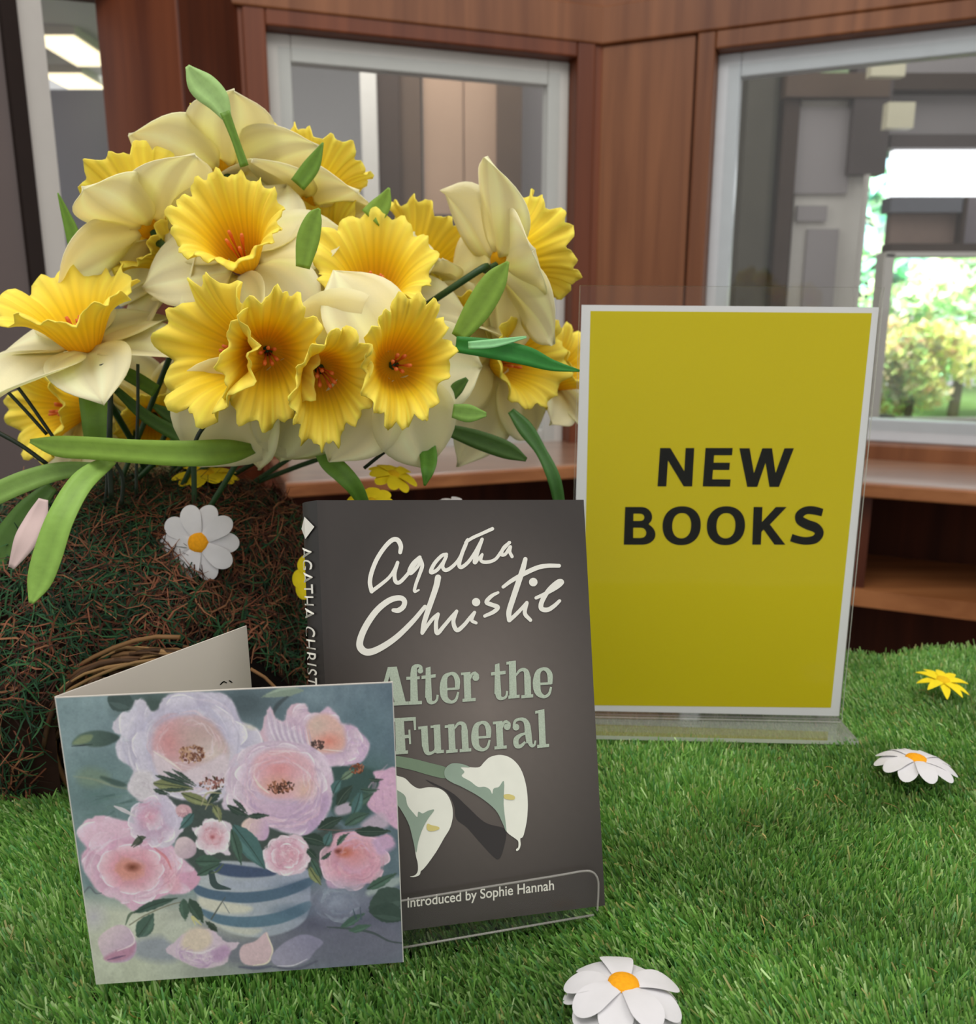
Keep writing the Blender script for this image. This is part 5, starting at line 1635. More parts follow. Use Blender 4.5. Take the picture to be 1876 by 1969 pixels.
def paint_card():
    p = Painting(90, 1296, 700, 608, 1.0)
    H, W = p.H, p.W
    yy, xx = np.mgrid[0:H, 0:W]
    y = (yy / p.res + p.y0 - p.OY) * p.S; x = (xx / p.res + p.x0 - p.OX) * p.S

    def mix(a, b, t): return np.array(a, float) * (1 - t[..., None]) + np.array(b, float) * t[..., None]
    t = np.clip((x - 60) / 1700, 0, 1)
    top = mix((132, 154, 158), (104, 122, 134), t)
    top = top * (1 - np.clip((y - 420) / 1000, 0, 1)[..., None] * .1)
    bot = mix((192, 194, 180), (112, 116, 132), np.clip((x - 500) / 900, 0, 1))
    m = np.clip((y - 1330 - 40 * np.sin(x / 300)) / 130, 0, 1)[..., None]
    img = top * (1 - m) + bot * m
    n1, n2, n3 = p.noise(40, 1), p.noise(14, 2), p.noise(5, 3)
    p.img = img + (n1 * 5 + n2 * 3.0)[..., None] * np.array([1, 1.05, 1.0])
    G = dict(dk=(52, 66, 60), md=(72, 94, 84), lt=(108, 128, 108), ol=(122, 128, 92), te=(78, 108, 108))
    # soft backdrop passages
    p.glow((300, 900), 320, 260, (88, 114, 112), .7)
    p.glow((560, 460), 260, 130, (74, 90, 86), 1.2)
    p.glow((1010, 450), 260, 150, (80, 94, 100), 1.3)
    p.glow((1330, 560), 200, 120, (78, 96, 104), .7)
    p.glow((1640, 600), 230, 240, (96, 120, 130), .7)
    p.glow((1640, 820), 200, 160, (78, 106, 104), .9)
    p.stroke([(1250, 400), (1180, 460), (1150, 520)], [10, 22, 10], (64, 72, 76), .7, 3)
    p.leaf((1310, 385), (1100, 420), 26, (132, 148, 134), None, 10)
    p.leaf((330, 420), (470, 470), 60, (70, 86, 84), None, -10)
    p.fill([(150, 655), (190, 605), (280, 585), (360, 600), (390, 625), (330, 660), (260, 668), (205, 658)], (94, 116, 104), 1, 2, col2=(64, 80, 78), grad=((160, 640), (390, 640)))
    p.fill([(155, 650), (200, 612), (255, 608), (240, 640), (190, 655)], (132, 146, 112), .8, 2)
    p.stroke([(150, 664), (200, 660), (255, 655)], [4, 8, 3], (52, 62, 62), .8)
    p.fill([(180, 800), (240, 770), (330, 800), (330, 850), (250, 870), (190, 850)], (122, 140, 114), .55, 8)
    p.stroke([(160, 815), (260, 830), (350, 860), (440, 880)], [5, 10, 12, 6], (142, 150, 128), .6, 3)
    p.stroke([(300, 820), (380, 850), (430, 860)], [16, 30, 8], (62, 80, 74), .7, 4)
    for _ in range(26):
        a = np.array([p.r.uniform(200, 460), p.r.uniform(840, 1040)])
        p.stroke([a, a + (p.r.uniform(40, 120), -p.r.uniform(0, 40))], [3, 10], [(90, 122, 116), (66, 90, 88), (104, 130, 120)][p.r.integers(3)], .4, 3)
    # dark foliage mass in the middle
    p.fill([(560, 860), (700, 800), (900, 860), (960, 960), (1180, 1080), (1340, 1100), (1480, 1060), (1500, 1160), (1380, 1330), (1120, 1300), (900, 1280), (780, 1300), (680, 1160), (660, 980)], (72, 82, 80), 1, 6)
    p.fill([(1440, 770), (1560, 760), (1700, 800), (1680, 900), (1640, 1010), (1540, 1060), (1440, 960)], (64, 86, 84), 1, 5)
    # pot
    pot = [(880, 1240), (1100, 1250), (1330, 1280), (1346, 1370), (1342, 1470), (1310, 1545), (1210, 1600), (1070, 1622), (940, 1596), (840, 1530), (790, 1450), (768, 1350), (800, 1290)]
    p.glow((1480, 1560), 420, 190, (92, 92, 112), 1.4)
    p.fill([(800, 1560), (1000, 1640), (1300, 1590), (1700, 1560), (1800, 1640), (1700, 1740), (1200, 1760), (900, 1740)], (112, 112, 130), .75, 10)
    p.fill(pot, (172, 178, 184), 1, 2, col2=(146, 152, 172), grad=((850, 1450), (1340, 1400)))
    p.fill([(790, 1420), (900, 1440), (1050, 1468), (1020, 1500), (900, 1500), (800, 1470)], (204, 200, 186), .9, 4)
    p.fill([(850, 1545), (960, 1570), (1100, 1580), (1050, 1615), (940, 1592)], (196, 194, 184), .8, 4)
    B1, B2 = (84, 104, 126), (94, 118, 138)
    p.fill([(850, 1250), (1000, 1262), (1150, 1285), (1160, 1312), (1000, 1322), (880, 1300)], (72, 84, 112), 1, 2)
    p.fill([(768, 1358), (860, 1385), (1010, 1396), (1180, 1375), (1342, 1322), (1345, 1365), (1200, 1425), (1030, 1450), (860, 1432), (774, 1402)], B1, 1, 1.6)
    p.fill([(796, 1478), (900, 1510), (1040, 1518), (1190, 1494), (1338, 1440), (1330, 1492), (1200, 1552), (1040, 1572), (900, 1556), (822, 1520)], B2, 1, 1.6)
    p.glow((1250, 1360), 150, 50, (74, 92, 116), .7); p.glow((1260, 1490), 150, 50, (76, 96, 118), .7)
    p.fill([(930, 1325), (1000, 1340), (1180, 1322), (1320, 1292), (1330, 1318), (1180, 1365), (1010, 1385), (900, 1372)], (158, 164, 184), .6, 4)
    # -------- roses
    LV, WL_, PK, SH = (206, 198, 212), (222, 218, 228), (216, 180, 188), (176, 164, 184)
    # big white rose
    out = [(362, 545), (400, 500), (440, 490), (470, 440), (510, 432), (545, 490), (585, 480), (610, 430), (660, 398), (740, 392), (830, 395), (910, 402), (960, 450), (1000, 540), (1060, 565), (1110, 610), (1090, 690), (1010, 720), (960, 790), (930, 880), (880, 940), (700, 930), (600, 900), (540, 930), (490, 935), (430, 875), (460, 800), (440, 760), (385, 722), (375, 650), (400, 610), (360, 590)]
    p.fill(out, (200, 196, 208), 1, 1.5, True, 2.5, col2=(190, 182, 200), grad=((500, 450), (900, 900)), n=4)
    p.within(out)
    p.fill([(380, 550), (470, 450), (550, 500), (560, 620), (520, 730), (440, 750), (385, 700), (400, 610)], (198, 200, 212), .9, 5)
    p.fill([(620, 440), (740, 396), (880, 410), (940, 520), (860, 520), (740, 500), (640, 540)], (204, 202, 216), .9, 6)
    p.fill([(880, 420), (960, 460), (1010, 570), (1080, 620), (1000, 700), (920, 640), (870, 540)], (178, 176, 202), .8, 8)
    p.petals((735, 660), [(300, 11, 90, 80), (220, 9, 90, 75)], .88, (214, 210, 222), (178, 172, 194))
    p.arcs((730, 650), 190, 340, .85, 26, [(224, 220, 230), (178, 172, 192), (214, 204, 216), (186, 184, 204)], 2.6, 6.6, (6, 18), .5)
    p.fill([(560, 700), (570, 600), (630, 540), (740, 510), (850, 545), (920, 640), (930, 720), (860, 790), (740, 800), (620, 770)], (206, 176, 184), 1, 5, col2=(190, 164, 164), grad=((560, 600), (900, 760)))
    p.glow((650, 640), 130, 150, (204, 146, 148), 1.1); p.glow((770, 620), 150, 130, (186, 162, 156), .9)
    p.glow((860, 700), 120, 100, (206, 192, 186), 1.0)
    p.arcs((730, 650), 120, 200, .85, 40, [(222, 200, 208), (198, 164, 172), (226, 214, 220)], 0, 6.28, (5, 12), .45)
    p.fill([(560, 690), (640, 740), (700, 790), (760, 770), (840, 740), (920, 700), (940, 780), (900, 860), (780, 850), (680, 860), (580, 800)], (210, 196, 204), .95, 4)
    p.stroke([(560, 690), (640, 740), (700, 785)], [4, 12, 4], (226, 212, 208), .9)
    p.dots((750, 708), 66, 42, 120, [(98, 60, 52), (140, 98, 76), (176, 138, 112), (112, 74, 60), (196, 160, 134)], (5, 11))
    p.arcs((760, 800), 60, 170, .7, 26, [(222, 208, 214), (186, 168, 186), (214, 190, 200)], .1, 3.0, (6, 14), .5)
    p.fill([(420, 870), (450, 800), (540, 790), (570, 850), (560, 920), (500, 940), (450, 915)], (206, 200, 206), .9, 4)
    p.arcs((490, 870), 20, 90, 1, 16, [(222, 218, 222), (184, 174, 184)], 0, 6.28, (5, 10), .5)
    p.fill([(1010, 545), (1060, 515), (1100, 530), (1110, 570), (1040, 580)], (204, 202, 188), .9, 4)
    # rose top right
    p.within(None)
    out = [(1100, 620), (1120, 520), (1145, 465), (1170, 520), (1215, 540), (1230, 475), (1280, 448), (1325, 460), (1340, 500), (1400, 492), (1436, 470), (1480, 510), (1500, 550), (1560, 560), (1600, 600), (1640, 650), (1620, 720), (1560, 755), (1480, 760), (1380, 770), (1280, 760), (1200, 700)]
    p.fill(out, (208, 180, 194), 1, 1.5, True, 2, col2=(190, 166, 198), grad=((1300, 500), (1580, 740)), n=4)
    p.within(out)
    p.petals((1410, 640), [(210, 10, 70, 70), (140, 8, 60, 56)], .75, (222, 204, 216), (190, 164, 188))
    p.arcs((1400, 640), 120, 280, .75, 26, [(226, 206, 218), (186, 160, 188), (206, 176, 196), (220, 212, 224)], 2.4, 6.6, (5, 14), .5)
    p.fill([(1330, 620), (1340, 540), (1420, 500), (1490, 540), (1520, 600), (1510, 680), (1420, 700), (1350, 680)], (216, 178, 168), .95, 5)
    p.glow((1440, 640), 90, 60, (214, 140, 126), 1.0); p.glow((1380, 560), 70, 70, (204, 184, 172), .8)
    p.fill([(1120, 600), (1140, 470), (1175, 530), (1230, 560), (1300, 610), (1340, 700), (1280, 720), (1180, 680)], (200, 186, 204), .85, 5)
    for i in range(14):
        a = 1130 + i * 16
        p.stroke([(a, 500 + i * 6), (a + 20, 590 + i * 6), (a + 70, 690 + i * 3)], [3, 9, 3], [(224, 216, 226), (178, 162, 186)][i % 2], .6)
    p.dots((1385, 662), 34, 26, 40, [(66, 56, 56), (96, 70, 66)], (5, 9))
    p.stroke([(1410, 680), (1460, 685), (1510, 690)], [4, 6, 3], (226, 214, 210), .8)
    p.arcs((1560, 680), 20, 90, 1, 24, [(200, 172, 204), (220, 196, 216), (176, 150, 186)], -1.6, 1.8, (5, 12), .5)
    # central rose
    p.within(None)
    out = [(920, 900), (930, 780), (970, 710), (1060, 660), (1160, 640), (1290, 650), (1390, 690), (1450, 780), (1462, 880), (1440, 980), (1390, 1060), (1320, 1110), (1220, 1095), (1130, 1060), (1040, 1010), (960, 990), (905, 970)]
    p.fill(out, (208, 190, 206), 1, 1.6, True, 2.5, col2=(188, 164, 194), grad=((1000, 750), (1400, 1050)), n=4)
    p.within(out)
    p.fill([(925, 900), (940, 780), (1010, 690), (1090, 680), (1050, 780), (1040, 900), (1080, 1000), (960, 985), (905, 968)], (200, 192, 208), .9, 6)
    p.petals((1195, 865), [(230, 11, 80, 60), (180, 10, 70, 52)], .9, (222, 208, 220), (190, 164, 188))
    p.arcs((1195, 860), 170, 260, .88, 34, [(228, 214, 222), (184, 158, 184), (216, 190, 206), (222, 206, 220)], 0, 6.28, (6, 16), .5)
    p.fill([(1060, 850), (1060, 740), (1120, 690), (1230, 680), (1330, 720), (1370, 800), (1340, 900), (1250, 930), (1140, 920)], (216, 176, 186), .95, 5)
    p.glow((1190, 780), 130, 100, (214, 150, 154), 1.1); p.glow((1180, 860), 110, 70, (212, 158, 142), 1.0); p.glow((1320, 880), 80, 80, (218, 184, 168), .9)
    p.arcs((1195, 850), 120, 190, .85, 60, [(232, 214, 220), (206, 168, 184), (226, 196, 206)], 0, 6.28, (5, 12), .5)
    p.stroke([(1060, 810), (1090, 860), (1140, 900)], [4, 12, 4], (232, 214, 206), .8)
    p.stroke([(1140, 690), (1240, 688), (1320, 700)], [3, 7, 3], (230, 206, 212), .8)
    p.dots((1200, 872), 62, 34, 90, [(70, 46, 40), (104, 66, 54), (150, 100, 78), (186, 128, 104), (54, 42, 38)], (5, 10))
    p.fill([(1020, 900), (1080, 930), (1200, 950), (1340, 950), (1430, 900), (1440, 980), (1370, 1070), (1240, 1090), (1120, 1040)], (206, 180, 200), .8, 6, col2=(180, 152, 188), grad=((1050, 930), (1400, 1060)))
    p.arcs((1200, 900), 150, 230, .75, 44, [(226, 206, 216), (182, 156, 186), (212, 180, 200)], .2, 2.9, (7, 18), .55)
    # right edge bloom
    p.within(None)
    p.fill([(1660, 795), (1720, 782), (1775, 775), (1800, 900), (1800, 1080), (1700, 1020), (1630, 960), (1660, 900), (1690, 850)], (206, 168, 194), 1, 2)
    p.arcs((1760, 900), 20, 120, 1.2, 26, [(224, 192, 212), (186, 146, 180), (214, 176, 196)], 1.5, 4.7, (5, 12), .5)
    # left lower pink rose
    p.within(None)
    out = [(176, 1100), (220, 1040), (290, 1012), (380, 1030), (470, 1060), (570, 1110), (640, 1150), (700, 1220), (780, 1300), (790, 1350), (720, 1400), (640, 1405), (560, 1440), (470, 1490), (420, 1460), (380, 1430), (300, 1400), (250, 1340), (210, 1270), (200, 1210), (225, 1170)]
    p.fill(out, (214, 182, 200), 1, 1.5, True, 2.5, col2=(206, 158, 184), grad=((250, 1050), (680, 1360)), n=4)
    p.within(out)
    p.petals((450, 1260), [(270, 11, 90, 80), (190, 9, 80, 60)], .8, (226, 208, 222), (200, 156, 182))
    p.arcs((440, 1270), 130, 280, .75, 30, [(226, 206, 220), (196, 152, 178), (216, 176, 196), (220, 208, 222)], 0, 6.28, (6, 16), .5)
    p.glow((440, 1270), 150, 110, (214, 152, 156), 1.0)
    p.fill([(360, 1290), (380, 1240), (450, 1220), (510, 1255), (515, 1305), (460, 1335), (400, 1330)], (204, 140, 128), .85, 10)
    p.glow((455, 1270), 50, 30, (120, 68, 56), 1.1)
    p.fill([(440, 1190), (520, 1180), (620, 1220), (680, 1310), (700, 1380), (640, 1390), (590, 1300), (520, 1250), (450, 1230)], (214, 164, 180), .8, 5)
    p.arcs((560, 1270), 40, 140, 1, 30, [(222, 178, 192), (190, 132, 156), (226, 196, 208)], -.9, 1.6, (5, 13), .55)
    p.petals((445, 1275), [(125, 8, 60, 44)], .75, (226, 196, 208), (206, 150, 166))
    p.stroke([(560, 1170), (620, 1220), (650, 1280)], [5, 14, 5], (204, 124, 132), .7)
    p.fill([(205, 1100), (300, 1040), (420, 1060), (430, 1110), (330, 1120), (250, 1150)], (220, 188, 206), .8, 6)
    # white-pink bud above it
    p.within(None)
    p.fill([(465, 1000), (530, 930), (610, 905), (660, 950), (700, 1005), (720, 1060), (690, 1110), (640, 1165), (580, 1170), (520, 1120), (470, 1060)], (206, 196, 212), 1, 1.5, True, 2)
    p.petals((560, 1040), [(85, 8, 46, 42)], 1, (216, 206, 222), (190, 160, 186))
    p.glow((540, 1020), 70, 70, (212, 156, 176), 1.0)
    p.arcs((550, 1030), 20, 110, 1, 34, [(228, 212, 222), (196, 150, 176), (216, 184, 202)], 0, 6.28, (5, 11), .55)
    p.stroke([(365, 965), (410, 985), (470, 1015)], [8, 20, 8], (206, 200, 206), .9)
    p.fill([(600, 920), (660, 955), (715, 1060), (640, 1070), (600, 1000)], (194, 186, 208), .7, 5)
    # little blooms
    p.fill([(752, 1080), (800, 1065), (815, 1030), (880, 1035), (945, 1050), (955, 1110), (935, 1160), (945, 1210), (880, 1195), (840, 1215), (800, 1180), (762, 1165), (785, 1120)], (212, 200, 212), 1, 1.4, True, 2)
    p.petals((858, 1118), [(62, 7, 36, 30)], .95, (226, 214, 222), (204, 168, 182))
    p.glow((858, 1115), 60, 50, (212, 142, 152), .9); p.arcs((858, 1115), 15, 85, .95, 32, [(228, 208, 216), (196, 140, 152), (214, 178, 190)], 0, 6.28, (4, 9), .55); p.glow((855, 1120), 16, 14, (150, 82, 88), .9)
    p.fill([(665, 1180), (680, 1130), (725, 1118), (768, 1150), (772, 1200), (730, 1228), (685, 1218)], (214, 194, 200), 1, 1.4, col2=(178, 156, 172), grad=((690, 1140), (760, 1220)))
    p.fill([(1000, 1060), (1040, 1022), (1110, 1020), (1140, 1080), (1125, 1130), (1085, 1135), (1030, 1110)], (218, 194, 184), 1, 1.5, col2=(196, 166, 196), grad=((1010, 1060), (1130, 1090)))
    p.arcs((1070, 1075), 15, 60, 1, 14, [(230, 208, 206), (190, 156, 184)], 0, 6.28, (4, 9), .5)
    p.fill([(672, 975), (700, 955), (740, 965), (752, 1000), (720, 1020), (682, 1010)], (206, 168, 176), 1, 1.5)
    p.arcs((712, 988), 8, 34, 1, 10, [(224, 196, 200), (170, 126, 140)], 0, 6.28, (4, 7), .6)
    p.fill([(1090, 1195), (1140, 1180), (1160, 1130), (1220, 1115), (1290, 1110), (1330, 1150), (1345, 1210), (1330, 1270), (1290, 1300), (1220, 1310), (1150, 1290), (1115, 1250)], (214, 190, 204), 1, 1.5, True, 2)
    p.petals((1225, 1212), [(82, 8, 44, 36), (46, 6, 32, 24)], .85, (226, 204, 216), (202, 150, 172))
    p.glow((1240, 1210), 80, 60, (206, 140, 156), .6); p.arcs((1230, 1210), 15, 110, .85, 44, [(230, 206, 216), (190, 136, 158), (216, 176, 190)], 0, 6.28, (5, 11), .55)
    # right lower rose
    p.fill([(1390, 1240), (1440, 1180), (1480, 1110), (1560, 1090), (1650, 1120), (1740, 1110), (1765, 1160), (1700, 1200), (1690, 1290), (1620, 1350), (1520, 1370), (1440, 1375), (1420, 1310)], (212, 164, 178), 1, 2, True, 2, col2=(202, 158, 190), grad=((1560, 1150), (1450, 1370)))
    p.petals((1560, 1240), [(125, 9, 60, 50)], .85, (222, 184, 200), (204, 148, 168))
    p.glow((1560, 1200), 100, 90, (208, 136, 138), .9); p.glow((1515, 1195), 55, 36, (184, 104, 84), 1.2); p.glow((1485, 1190), 26, 18, (110, 56, 54), 1.0)
    p.arcs((1560, 1230), 60, 160, .85, 44, [(224, 186, 198), (192, 140, 164), (218, 176, 188), (206, 172, 204)], 0, 6.28, (5, 12), .5)
    p.fill([(1660, 1130), (1740, 1110), (1770, 1165), (1700, 1210), (1670, 1180)], (190, 160, 194), .8, 4)
    p.fill([(1470, 970), (1530, 945), (1560, 970), (1540, 1000), (1480, 1010)], (192, 176, 194), .9, 3)
    p.fill([(1600, 1060), (1660, 1010), (1710, 1000), (1740, 1060), (1660, 1090)], (192, 172, 190), .85, 4)
    # pale shadow rose bottom left and backdrop bloom
    p.glow((260, 1520), 90, 90, (176, 170, 184), .8)
    p.glow((1480, 1440), 200, 140, (146, 152, 172), .9); p.arcs((1500, 1450), 40, 150, .7, 30, [(166, 176, 190), (116, 124, 146), (140, 146, 166)], 0, 6.28, (8, 22), .35)
    p.stroke([(1640, 1400), (1720, 1360), (1800, 1330)], [30, 60, 30], (172, 182, 178), .7, 8)
    # -------- leaves over the roses
    for a, b, w, c in [((560, 850), (760, 880), 34, 'ol'), ((570, 810), (760, 870), 12, 'dk'), ((610, 790), (770, 865), 10, 'dk'), ((600, 880), (740, 875), 10, 'dk'), ((655, 780), (775, 860), 8, 'dk'),
                       ((700, 900), (860, 960), 26, 'ol'), ((830, 950), (900, 880), 22, 'dk'), ((560, 880), (640, 905), 12, 'dk'), ((760, 1000), (690, 1080), 24, 'te'),
                       ((860, 960), (900, 1040), 20, 'ol'), ((930, 960), (1040, 1015), 18, 'dk'), ((960, 930), (1030, 1000), 10, 'dk'), ((1030, 1015), (1140, 1010), 14, 'dk'),
                       ((960, 1060), (1120, 1280), 52, 'te'), ((950, 1080), (1000, 1260), 26, 'md'), ((770, 1240), (900, 1240), 34, 'md'), ((780, 1310), (900, 1250), 22, 'md'),
                       ((1460, 900), (1500, 830), 24, 'te'), ((1480, 960), (1560, 860), 30, 'dk'), ((1540, 960), (1660, 900), 30, 'md'), ((1560, 1010), (1600, 880), 26, 'te'), ((1640, 830), (1710, 830), 10, 'dk'), ((1600, 880), (1690, 880), 12, 'md'),
                       ((1520, 1060), (1640, 1000), 28, 'md'), ((1385, 1080), (1510, 1020), 30, 'dk'), ((1570, 1090), (1750, 1090), 26, 'dk'), ((1310, 1120), (1440, 1160), 30, 'dk'), ((1420, 1160), (1450, 1090), 24, 'te'), ((1330, 1180), (1380, 1230), 18, 'dk'),
                       ((1480, 1160), (1540, 1100), 14, 'md'), ((1340, 1270), (1400, 1360), 24, 'ol'), ((1400, 1230), (1450, 1190), 10, 'dk'), ((1350, 1230), (1400, 1330), 16, 'md'),
                       ((1630, 1380), (1780, 1300), 24, 'md'), ((1500, 830), (1570, 780), 18, 'lt')]:
        p.leaf(a, b, w, G[c], (44, 54, 50) if c != 'dk' else (96, 110, 100), p.r.normal(0, 4))
    p.dots((855, 855), 66, 30, 60, [(92, 52, 48), (150, 96, 92), (64, 56, 40), (184, 140, 130)], (5, 10))
    p.dots((1578, 778), 34, 24, 36, [(122, 66, 46), (172, 108, 84), (90, 60, 44)], (5, 10))
    p.stroke([(800, 960), (830, 900), (900, 900)], [6, 10, 6], (168, 164, 132), .8); p.stroke([(820, 980), (850, 920)], [5, 8], (158, 154, 126), .8); p.stroke([(880, 960), (890, 1040)], [6, 10], (150, 150, 120), .7)
    p.stroke([(450, 1165), (490, 1130), (520, 1120)], [6, 30, 6], (74, 82, 70), .9); p.stroke([(480, 1110), (500, 1140), (460, 1170)], [4, 14, 4], (60, 70, 62), .9)
    p.stroke([(850, 1300), (870, 1360), (945, 1380)], [30, 34, 8], (60, 74, 76), .95)
    p.stroke([(910, 1255), (880, 1290), (850, 1300)], [6, 10, 6], (90, 104, 84), .9)
    p.stroke([(1380, 1080), (1500, 1085), (1600, 1075)], [4, 5, 4], (110, 92, 92), .9)
    # -------- things lying on the table
    p.leaf((460, 1500), (680, 1425), 22, (66, 84, 78), (52, 62, 58), -6); p.leaf((480, 1620), (560, 1500), 44, (78, 98, 90), (56, 66, 62), 4)
    p.stroke([(440, 1560), (520, 1510), (640, 1460), (720, 1440)], [6, 6, 6, 4], (120, 116, 100), .9)
    p.stroke([(420, 1560), (440, 1510), (470, 1490)], [4, 14, 4], (92, 106, 92), .9)
    p.leaf((710, 1430), (720, 1540), 26, (74, 94, 84), None, 0); p.leaf((740, 1430), (810, 1550), 30, (64, 80, 72), None, 0); p.leaf((880, 1590), (820, 1540), 16, (60, 70, 64), None, 0)
    p.stroke([(850, 1530), (900, 1450), (920, 1420)], [8, 6, 3], (84, 88, 84), .9); p.stroke([(905, 1440), (940, 1500)], [4, 4], (110, 116, 124), .8)
    p.fill([(470, 1640), (620, 1620), (700, 1700), (640, 1745), (480, 1720)], (134, 138, 160), .7, 8)
    p.fill([(282, 1640), (320, 1590), (390, 1558), (440, 1580), (472, 1640), (470, 1700), (430, 1740), (350, 1748), (310, 1720)], (208, 188, 198), 1, 1.5, col2=(186, 160, 188), grad=((320, 1600), (450, 1720)))
    p.fill([(312, 1725), (370, 1690), (440, 1670), (470, 1650), (460, 1700), (410, 1735), (340, 1742)], (182, 132, 160), .9, 3)
    p.stroke([(330, 1735), (380, 1722), (420, 1712)], [4, 10, 3], (110, 84, 116), .8); p.stroke([(440, 1580), (465, 1630), (450, 1660), (380, 1690)], [4, 8, 8, 4], (224, 206, 216), .9)
    p.fill([(610, 1600), (640, 1540), (720, 1540), (760, 1600), (720, 1660), (650, 1650)], (186, 188, 178), .9, 5)
    p.fill([(620, 1680), (670, 1640), (720, 1600), (800, 1580), (860, 1590), (920, 1640), (990, 1650), (940, 1700), (930, 1745), (870, 1770), (790, 1775), (720, 1750), (660, 1720)], (206, 186, 204), 1, 1.5, True, 2)
    p.fill([(700, 1660), (720, 1600), (780, 1570), (840, 1590), (850, 1650), (800, 1690), (740, 1690)], (212, 194, 180), .95, 5)
    p.arcs((800, 1690), 40, 140, .55, 36, [(222, 202, 220), (184, 152, 190), (200, 172, 204)], .1, 3.2, (6, 13), .55)
    p.fill([(860, 1690), (920, 1660), (945, 1700), (900, 1740), (860, 1735)], (178, 142, 182), .8, 4)
    p.stroke([(720, 1690), (800, 1700), (870, 1670)], [4, 12, 4], (226, 212, 224), .8); p.stroke([(770, 1560), (755, 1520), (800, 1560)], [4, 14, 6], (196, 190, 136), .9)
    p.stroke([(990, 1770), (1080, 1776), (1150, 1766)], [8, 16, 8], (92, 92, 116), .8, 3); p.stroke([(1160, 1770), (1280, 1778), (1380, 1740)], [8, 14, 8], (92, 92, 112), .8, 3)
    p.fill([(990, 1700), (1010, 1660), (1070, 1640), (1125, 1595), (1140, 1630), (1160, 1690), (1140, 1745), (1080, 1764), (1010, 1752)], (208, 180, 190), 1, 1.5)
    p.stroke([(1125, 1600), (1142, 1640), (1156, 1690), (1130, 1748), (1060, 1762)], [4, 8, 8, 8, 4], (222, 210, 196), .9)
    p.fill([(1150, 1720), (1200, 1660), (1280, 1615), (1340, 1610), (1410, 1645), (1370, 1690), (1330, 1740), (1240, 1770), (1170, 1760)], (158, 152, 176), 1, 1.5, col2=(138, 134, 160), grad=((1200, 1740), (1340, 1630)))
    p.stroke([(1180, 1765), (1260, 1762), (1330, 1730)], [3, 7, 3], (206, 202, 216), .9)
    p.leaf((1640, 1480), (1860, 1420), 66, (66, 80, 76), None, -20); p.leaf((1640, 1490), (1850, 1530), 50, (60, 74, 70), None, -10)
    p.stroke([(1430, 1570), (1560, 1580), (1660, 1600), (1740, 1640), (1820, 1652)], [6, 12, 12, 9, 7], (74, 82, 86), .9)
    p.leaf((1500, 1570), (1620, 1500), 20, (72, 94, 86), None, 0); p.leaf((1540, 1590), (1650, 1560), 18, (76, 98, 88), None, 0); p.stroke([(1560, 1480), (1575, 1530)], [5, 10], (70, 82, 96), .8); p.stroke([(1595, 1470), (1600, 1530)], [5, 10], (76, 86, 100), .8)
    p.stroke([(210, 1400), (240, 1370), (270, 1400), (300, 1400)], [5, 9, 8, 5], (98, 104, 112), .8)
    # brush grain
    p.img = p.img * (1 + .018 * p.noise(3, 8)[..., None] + .012 * p.noise(7, 9)[..., None])
    return p


CK = .96
CC = [np.array(q) * CK + CAM for q in ((-.1932, .3614, -.1676), (-.0438, .3745, -.1660), (-.0425, .3788, -.3196), (-.1919, .3656, -.3213))]
CARD_U = unit(CC[1] - CC[0]); CARD_V = unit(CC[0] - CC[3]); CARD_N = np.cross(CARD_U, CARD_V)
if CARD_N[1] > 0: CARD_N = -CARD_N


def greeting_card():
    t = thing('greeting_card', (CC[3] + CC[2]) / 2, 'open greeting card printed with pink roses in a blue striped pot, standing on the turf', 'greeting card')
    pa = paint_card()
    img = np.clip(pa.img, 0, 255) / 255.0
    lin_img = np.minimum(.9, 1.22 * np.where(img <= .04045, img / 12.92, ((img + .055) / 1.055) ** 2.4))

    def colfn(u, v, F):
        q = proj(F)
        x = np.clip((q[:, 0] - pa.x0) * pa.res - .5, 0, pa.W - 1.001); y = np.clip((q[:, 1] - pa.y0) * pa.res - .5, 0, pa.H - 1.001)
        x0, y0 = x.astype(int), y.astype(int); fx, fy = (x - x0)[:, None], (y - y0)[:, None]
        c = (lin_img[y0, x0] * (1 - fx) + lin_img[y0, x0 + 1] * fx) * (1 - fy) + (lin_img[y0 + 1, x0] * (1 - fx) + lin_img[y0 + 1, x0 + 1] * fx) * fy
        edge = (v < .004) | (u < .003) | (u > .997)
        c[edge] = lin(214, 210, 204)
        return c
    sheet('front_leaf', CC, 560, 500, .0005, M['card_print'], t, CARD_N, colfn, M['board'])
    # back leaf swings away from the fold at the left edge
    tr = at_y(474, 1203, .44)
    tr = CAM + ray(474, 1203) * .473
    hinge_t, hinge_b = CC[0] - CARD_N * .0005, CC[3] - CARD_N * .0005
    dlt = tr - hinge_t
    n = unit(np.cross(dlt, hinge_t - hinge_b))
    if n[1] > 0: n = -n
    bk = sheet('back_leaf', [hinge_t, tr, hinge_b + dlt + np.array([0, 0, .004]), hinge_b], 2, 2, .0005, M['board'], t, n)
    pr = Print(hinge_t, n, .0002)
    Ink().stroke([(424, 1316), (430, 1311), (436, 1313)], [2.2, 2.6, 1.5]).stroke([(441, 1309), (446, 1312)], 2.0).build('ink_scribble', M['black_ink'], pr, bk)
    return t


M['card_print'] = colored('card_print', 0.4, 0.0, 0.35)

# ------------------------------------------------------------------ build everything, large to small
sign()
book()
greeting_card()
mound_root, mound_surf = mound()
all_daffodils()
grass()


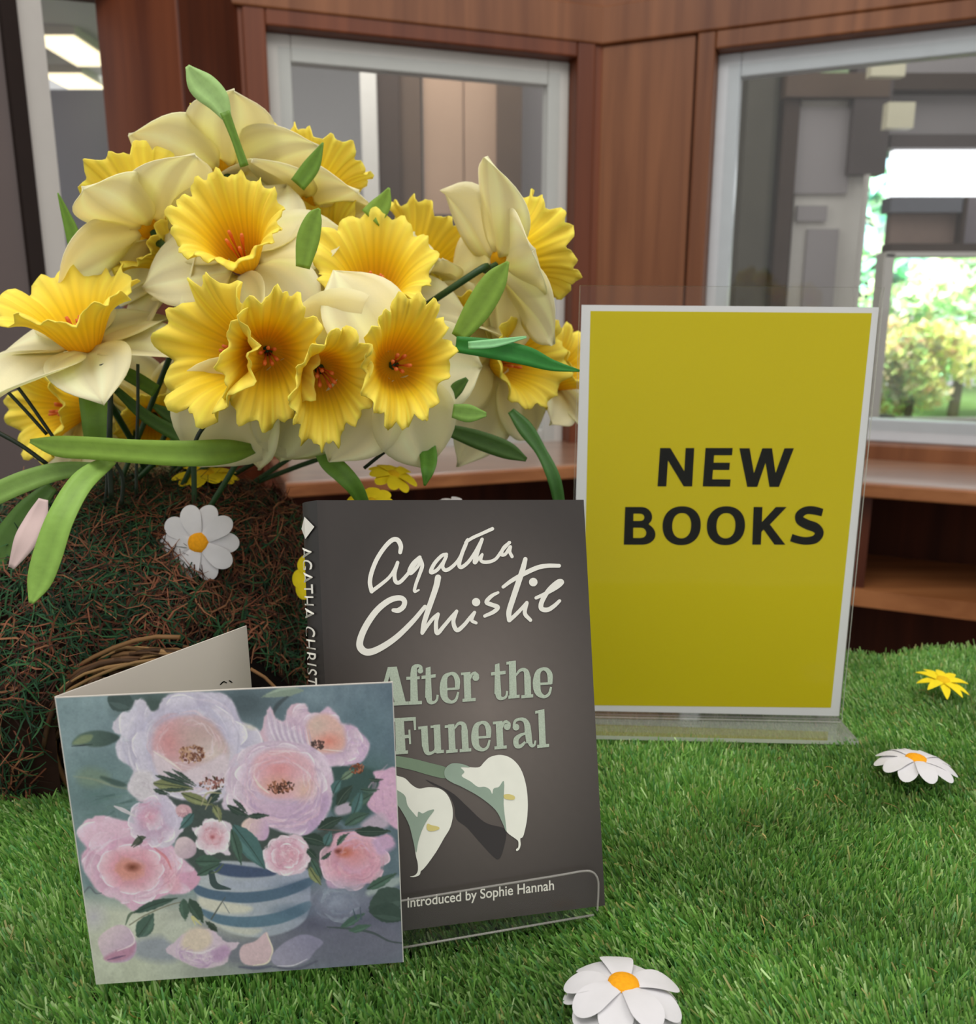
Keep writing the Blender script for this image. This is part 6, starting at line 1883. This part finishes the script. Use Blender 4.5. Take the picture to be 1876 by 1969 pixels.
def on_mound(px, py):
    """nearest point of the mound surface along a line of sight"""
    d = unit(ray(px, py)); best, bp = 1e9, None
    for th in np.linspace(math.pi * .85, 2.15 * math.pi, 200):
        for v in np.linspace(.02, 1, 60):
            q = mound_surf(th, v)
            w = q - CAM; s = np.dot(w, d)
            e = np.linalg.norm(w - d * s) + s * .02
            if e < best: best, bp = e, q
    return bp


q = on_mound(383, 1046)
daisy(q + unit(CAM - q) * .020, (.05, -.90, .30), .0280, 10, 'white daisy with orange centre, stuck on the front of the moss mound', seed=1, droop=.06)
for px, py, ax, R, lab, sd in ((395, 912, (.1, -.15, 1), .026, 'yellow blossom lying edge-on at the top of the moss mound', 3),):
    q = on_mound(px, py)
    daisy(at_y(px, py, q[1] - .03), ax, R, 11, lab, 'yellow_blossom', 'artificial flower', ('buttercup', 'buttercup_mid'), False, .2, None, sd, .12, .0018)
daisy(at_y(756, 914, .70), (.35, -.25, .9), .021, 10, 'yellow blossom below the right hand daffodils, just above the book', 'yellow_blossom', 'artificial flower', ('buttercup', 'buttercup_mid'), False, .1, None, 4, .16, .0018)
daisy(at_y(712, 968, .62), (.1, -.6, .8), .018, 9, 'yellow blossom peeping over the top edge of the dark book', 'yellow_blossom', 'artificial flower', ('buttercup', 'buttercup_mid'), False, .1, None, 5, .12, .0018)
daisy(at_y(612, 1112, .60), (-.25, -.9, .3), .0205, 8, 'yellow blossom half hidden behind the spine of the dark book', 'yellow_blossom', 'artificial flower', ('buttercup', 'buttercup_mid'), False, .1, None, 6, .08, .0024)
p_ = at_z(1199, 1895, .026)
daisy(p_, (.05, .13, 1), .0275, 9, 'white daisy lying on the turf at the front right of the book', 'daisy', 'artificial flower', spin=.15, seed=7, droop=.20, under=9)
p_ = at_z(1761, 1462, .030)
daisy(p_, (.06, .05, 1), .0262, 11, 'white daisy lying on the turf to the right of the sign holder', 'daisy', 'artificial flower', spin=.1, seed=8, droop=.24, under=0)
p_ = at_z(1812, 1310, .030)
daisy(p_, (.05, -.18, 1), .0215, 10, 'yellow pointed blossom lying on the turf beyond the white daisy', 'yellow_blossom', 'artificial flower', ('buttercup', 'buttercup_mid'), True, .3, None, 9, .16, .0016)
daisy(at_y(872, 975, .66), (.2, -.3, 1), .015, 9, 'white daisy barely showing above the top edge of the dark book', 'daisy', 'artificial flower', seed=12)
# pale pink petal hanging at the left of the mound
t = thing('loose_petal', at_y(50, 1030, .53), 'pale pink long petal hanging beside the drooping bright green leaf', 'petal')
P = [at_y(a, b, c) for a, b, c in ((84, 960, .545), (72, 995, .54), (50, 1040, .53), (22, 1092, .525))]
strip = strip_leaf('petal_blade', P, [.003, .0065, .007, .002], t, (222, 200, 196), (0, -1, .1), .25)
strip.data.materials[0] = M['pink']
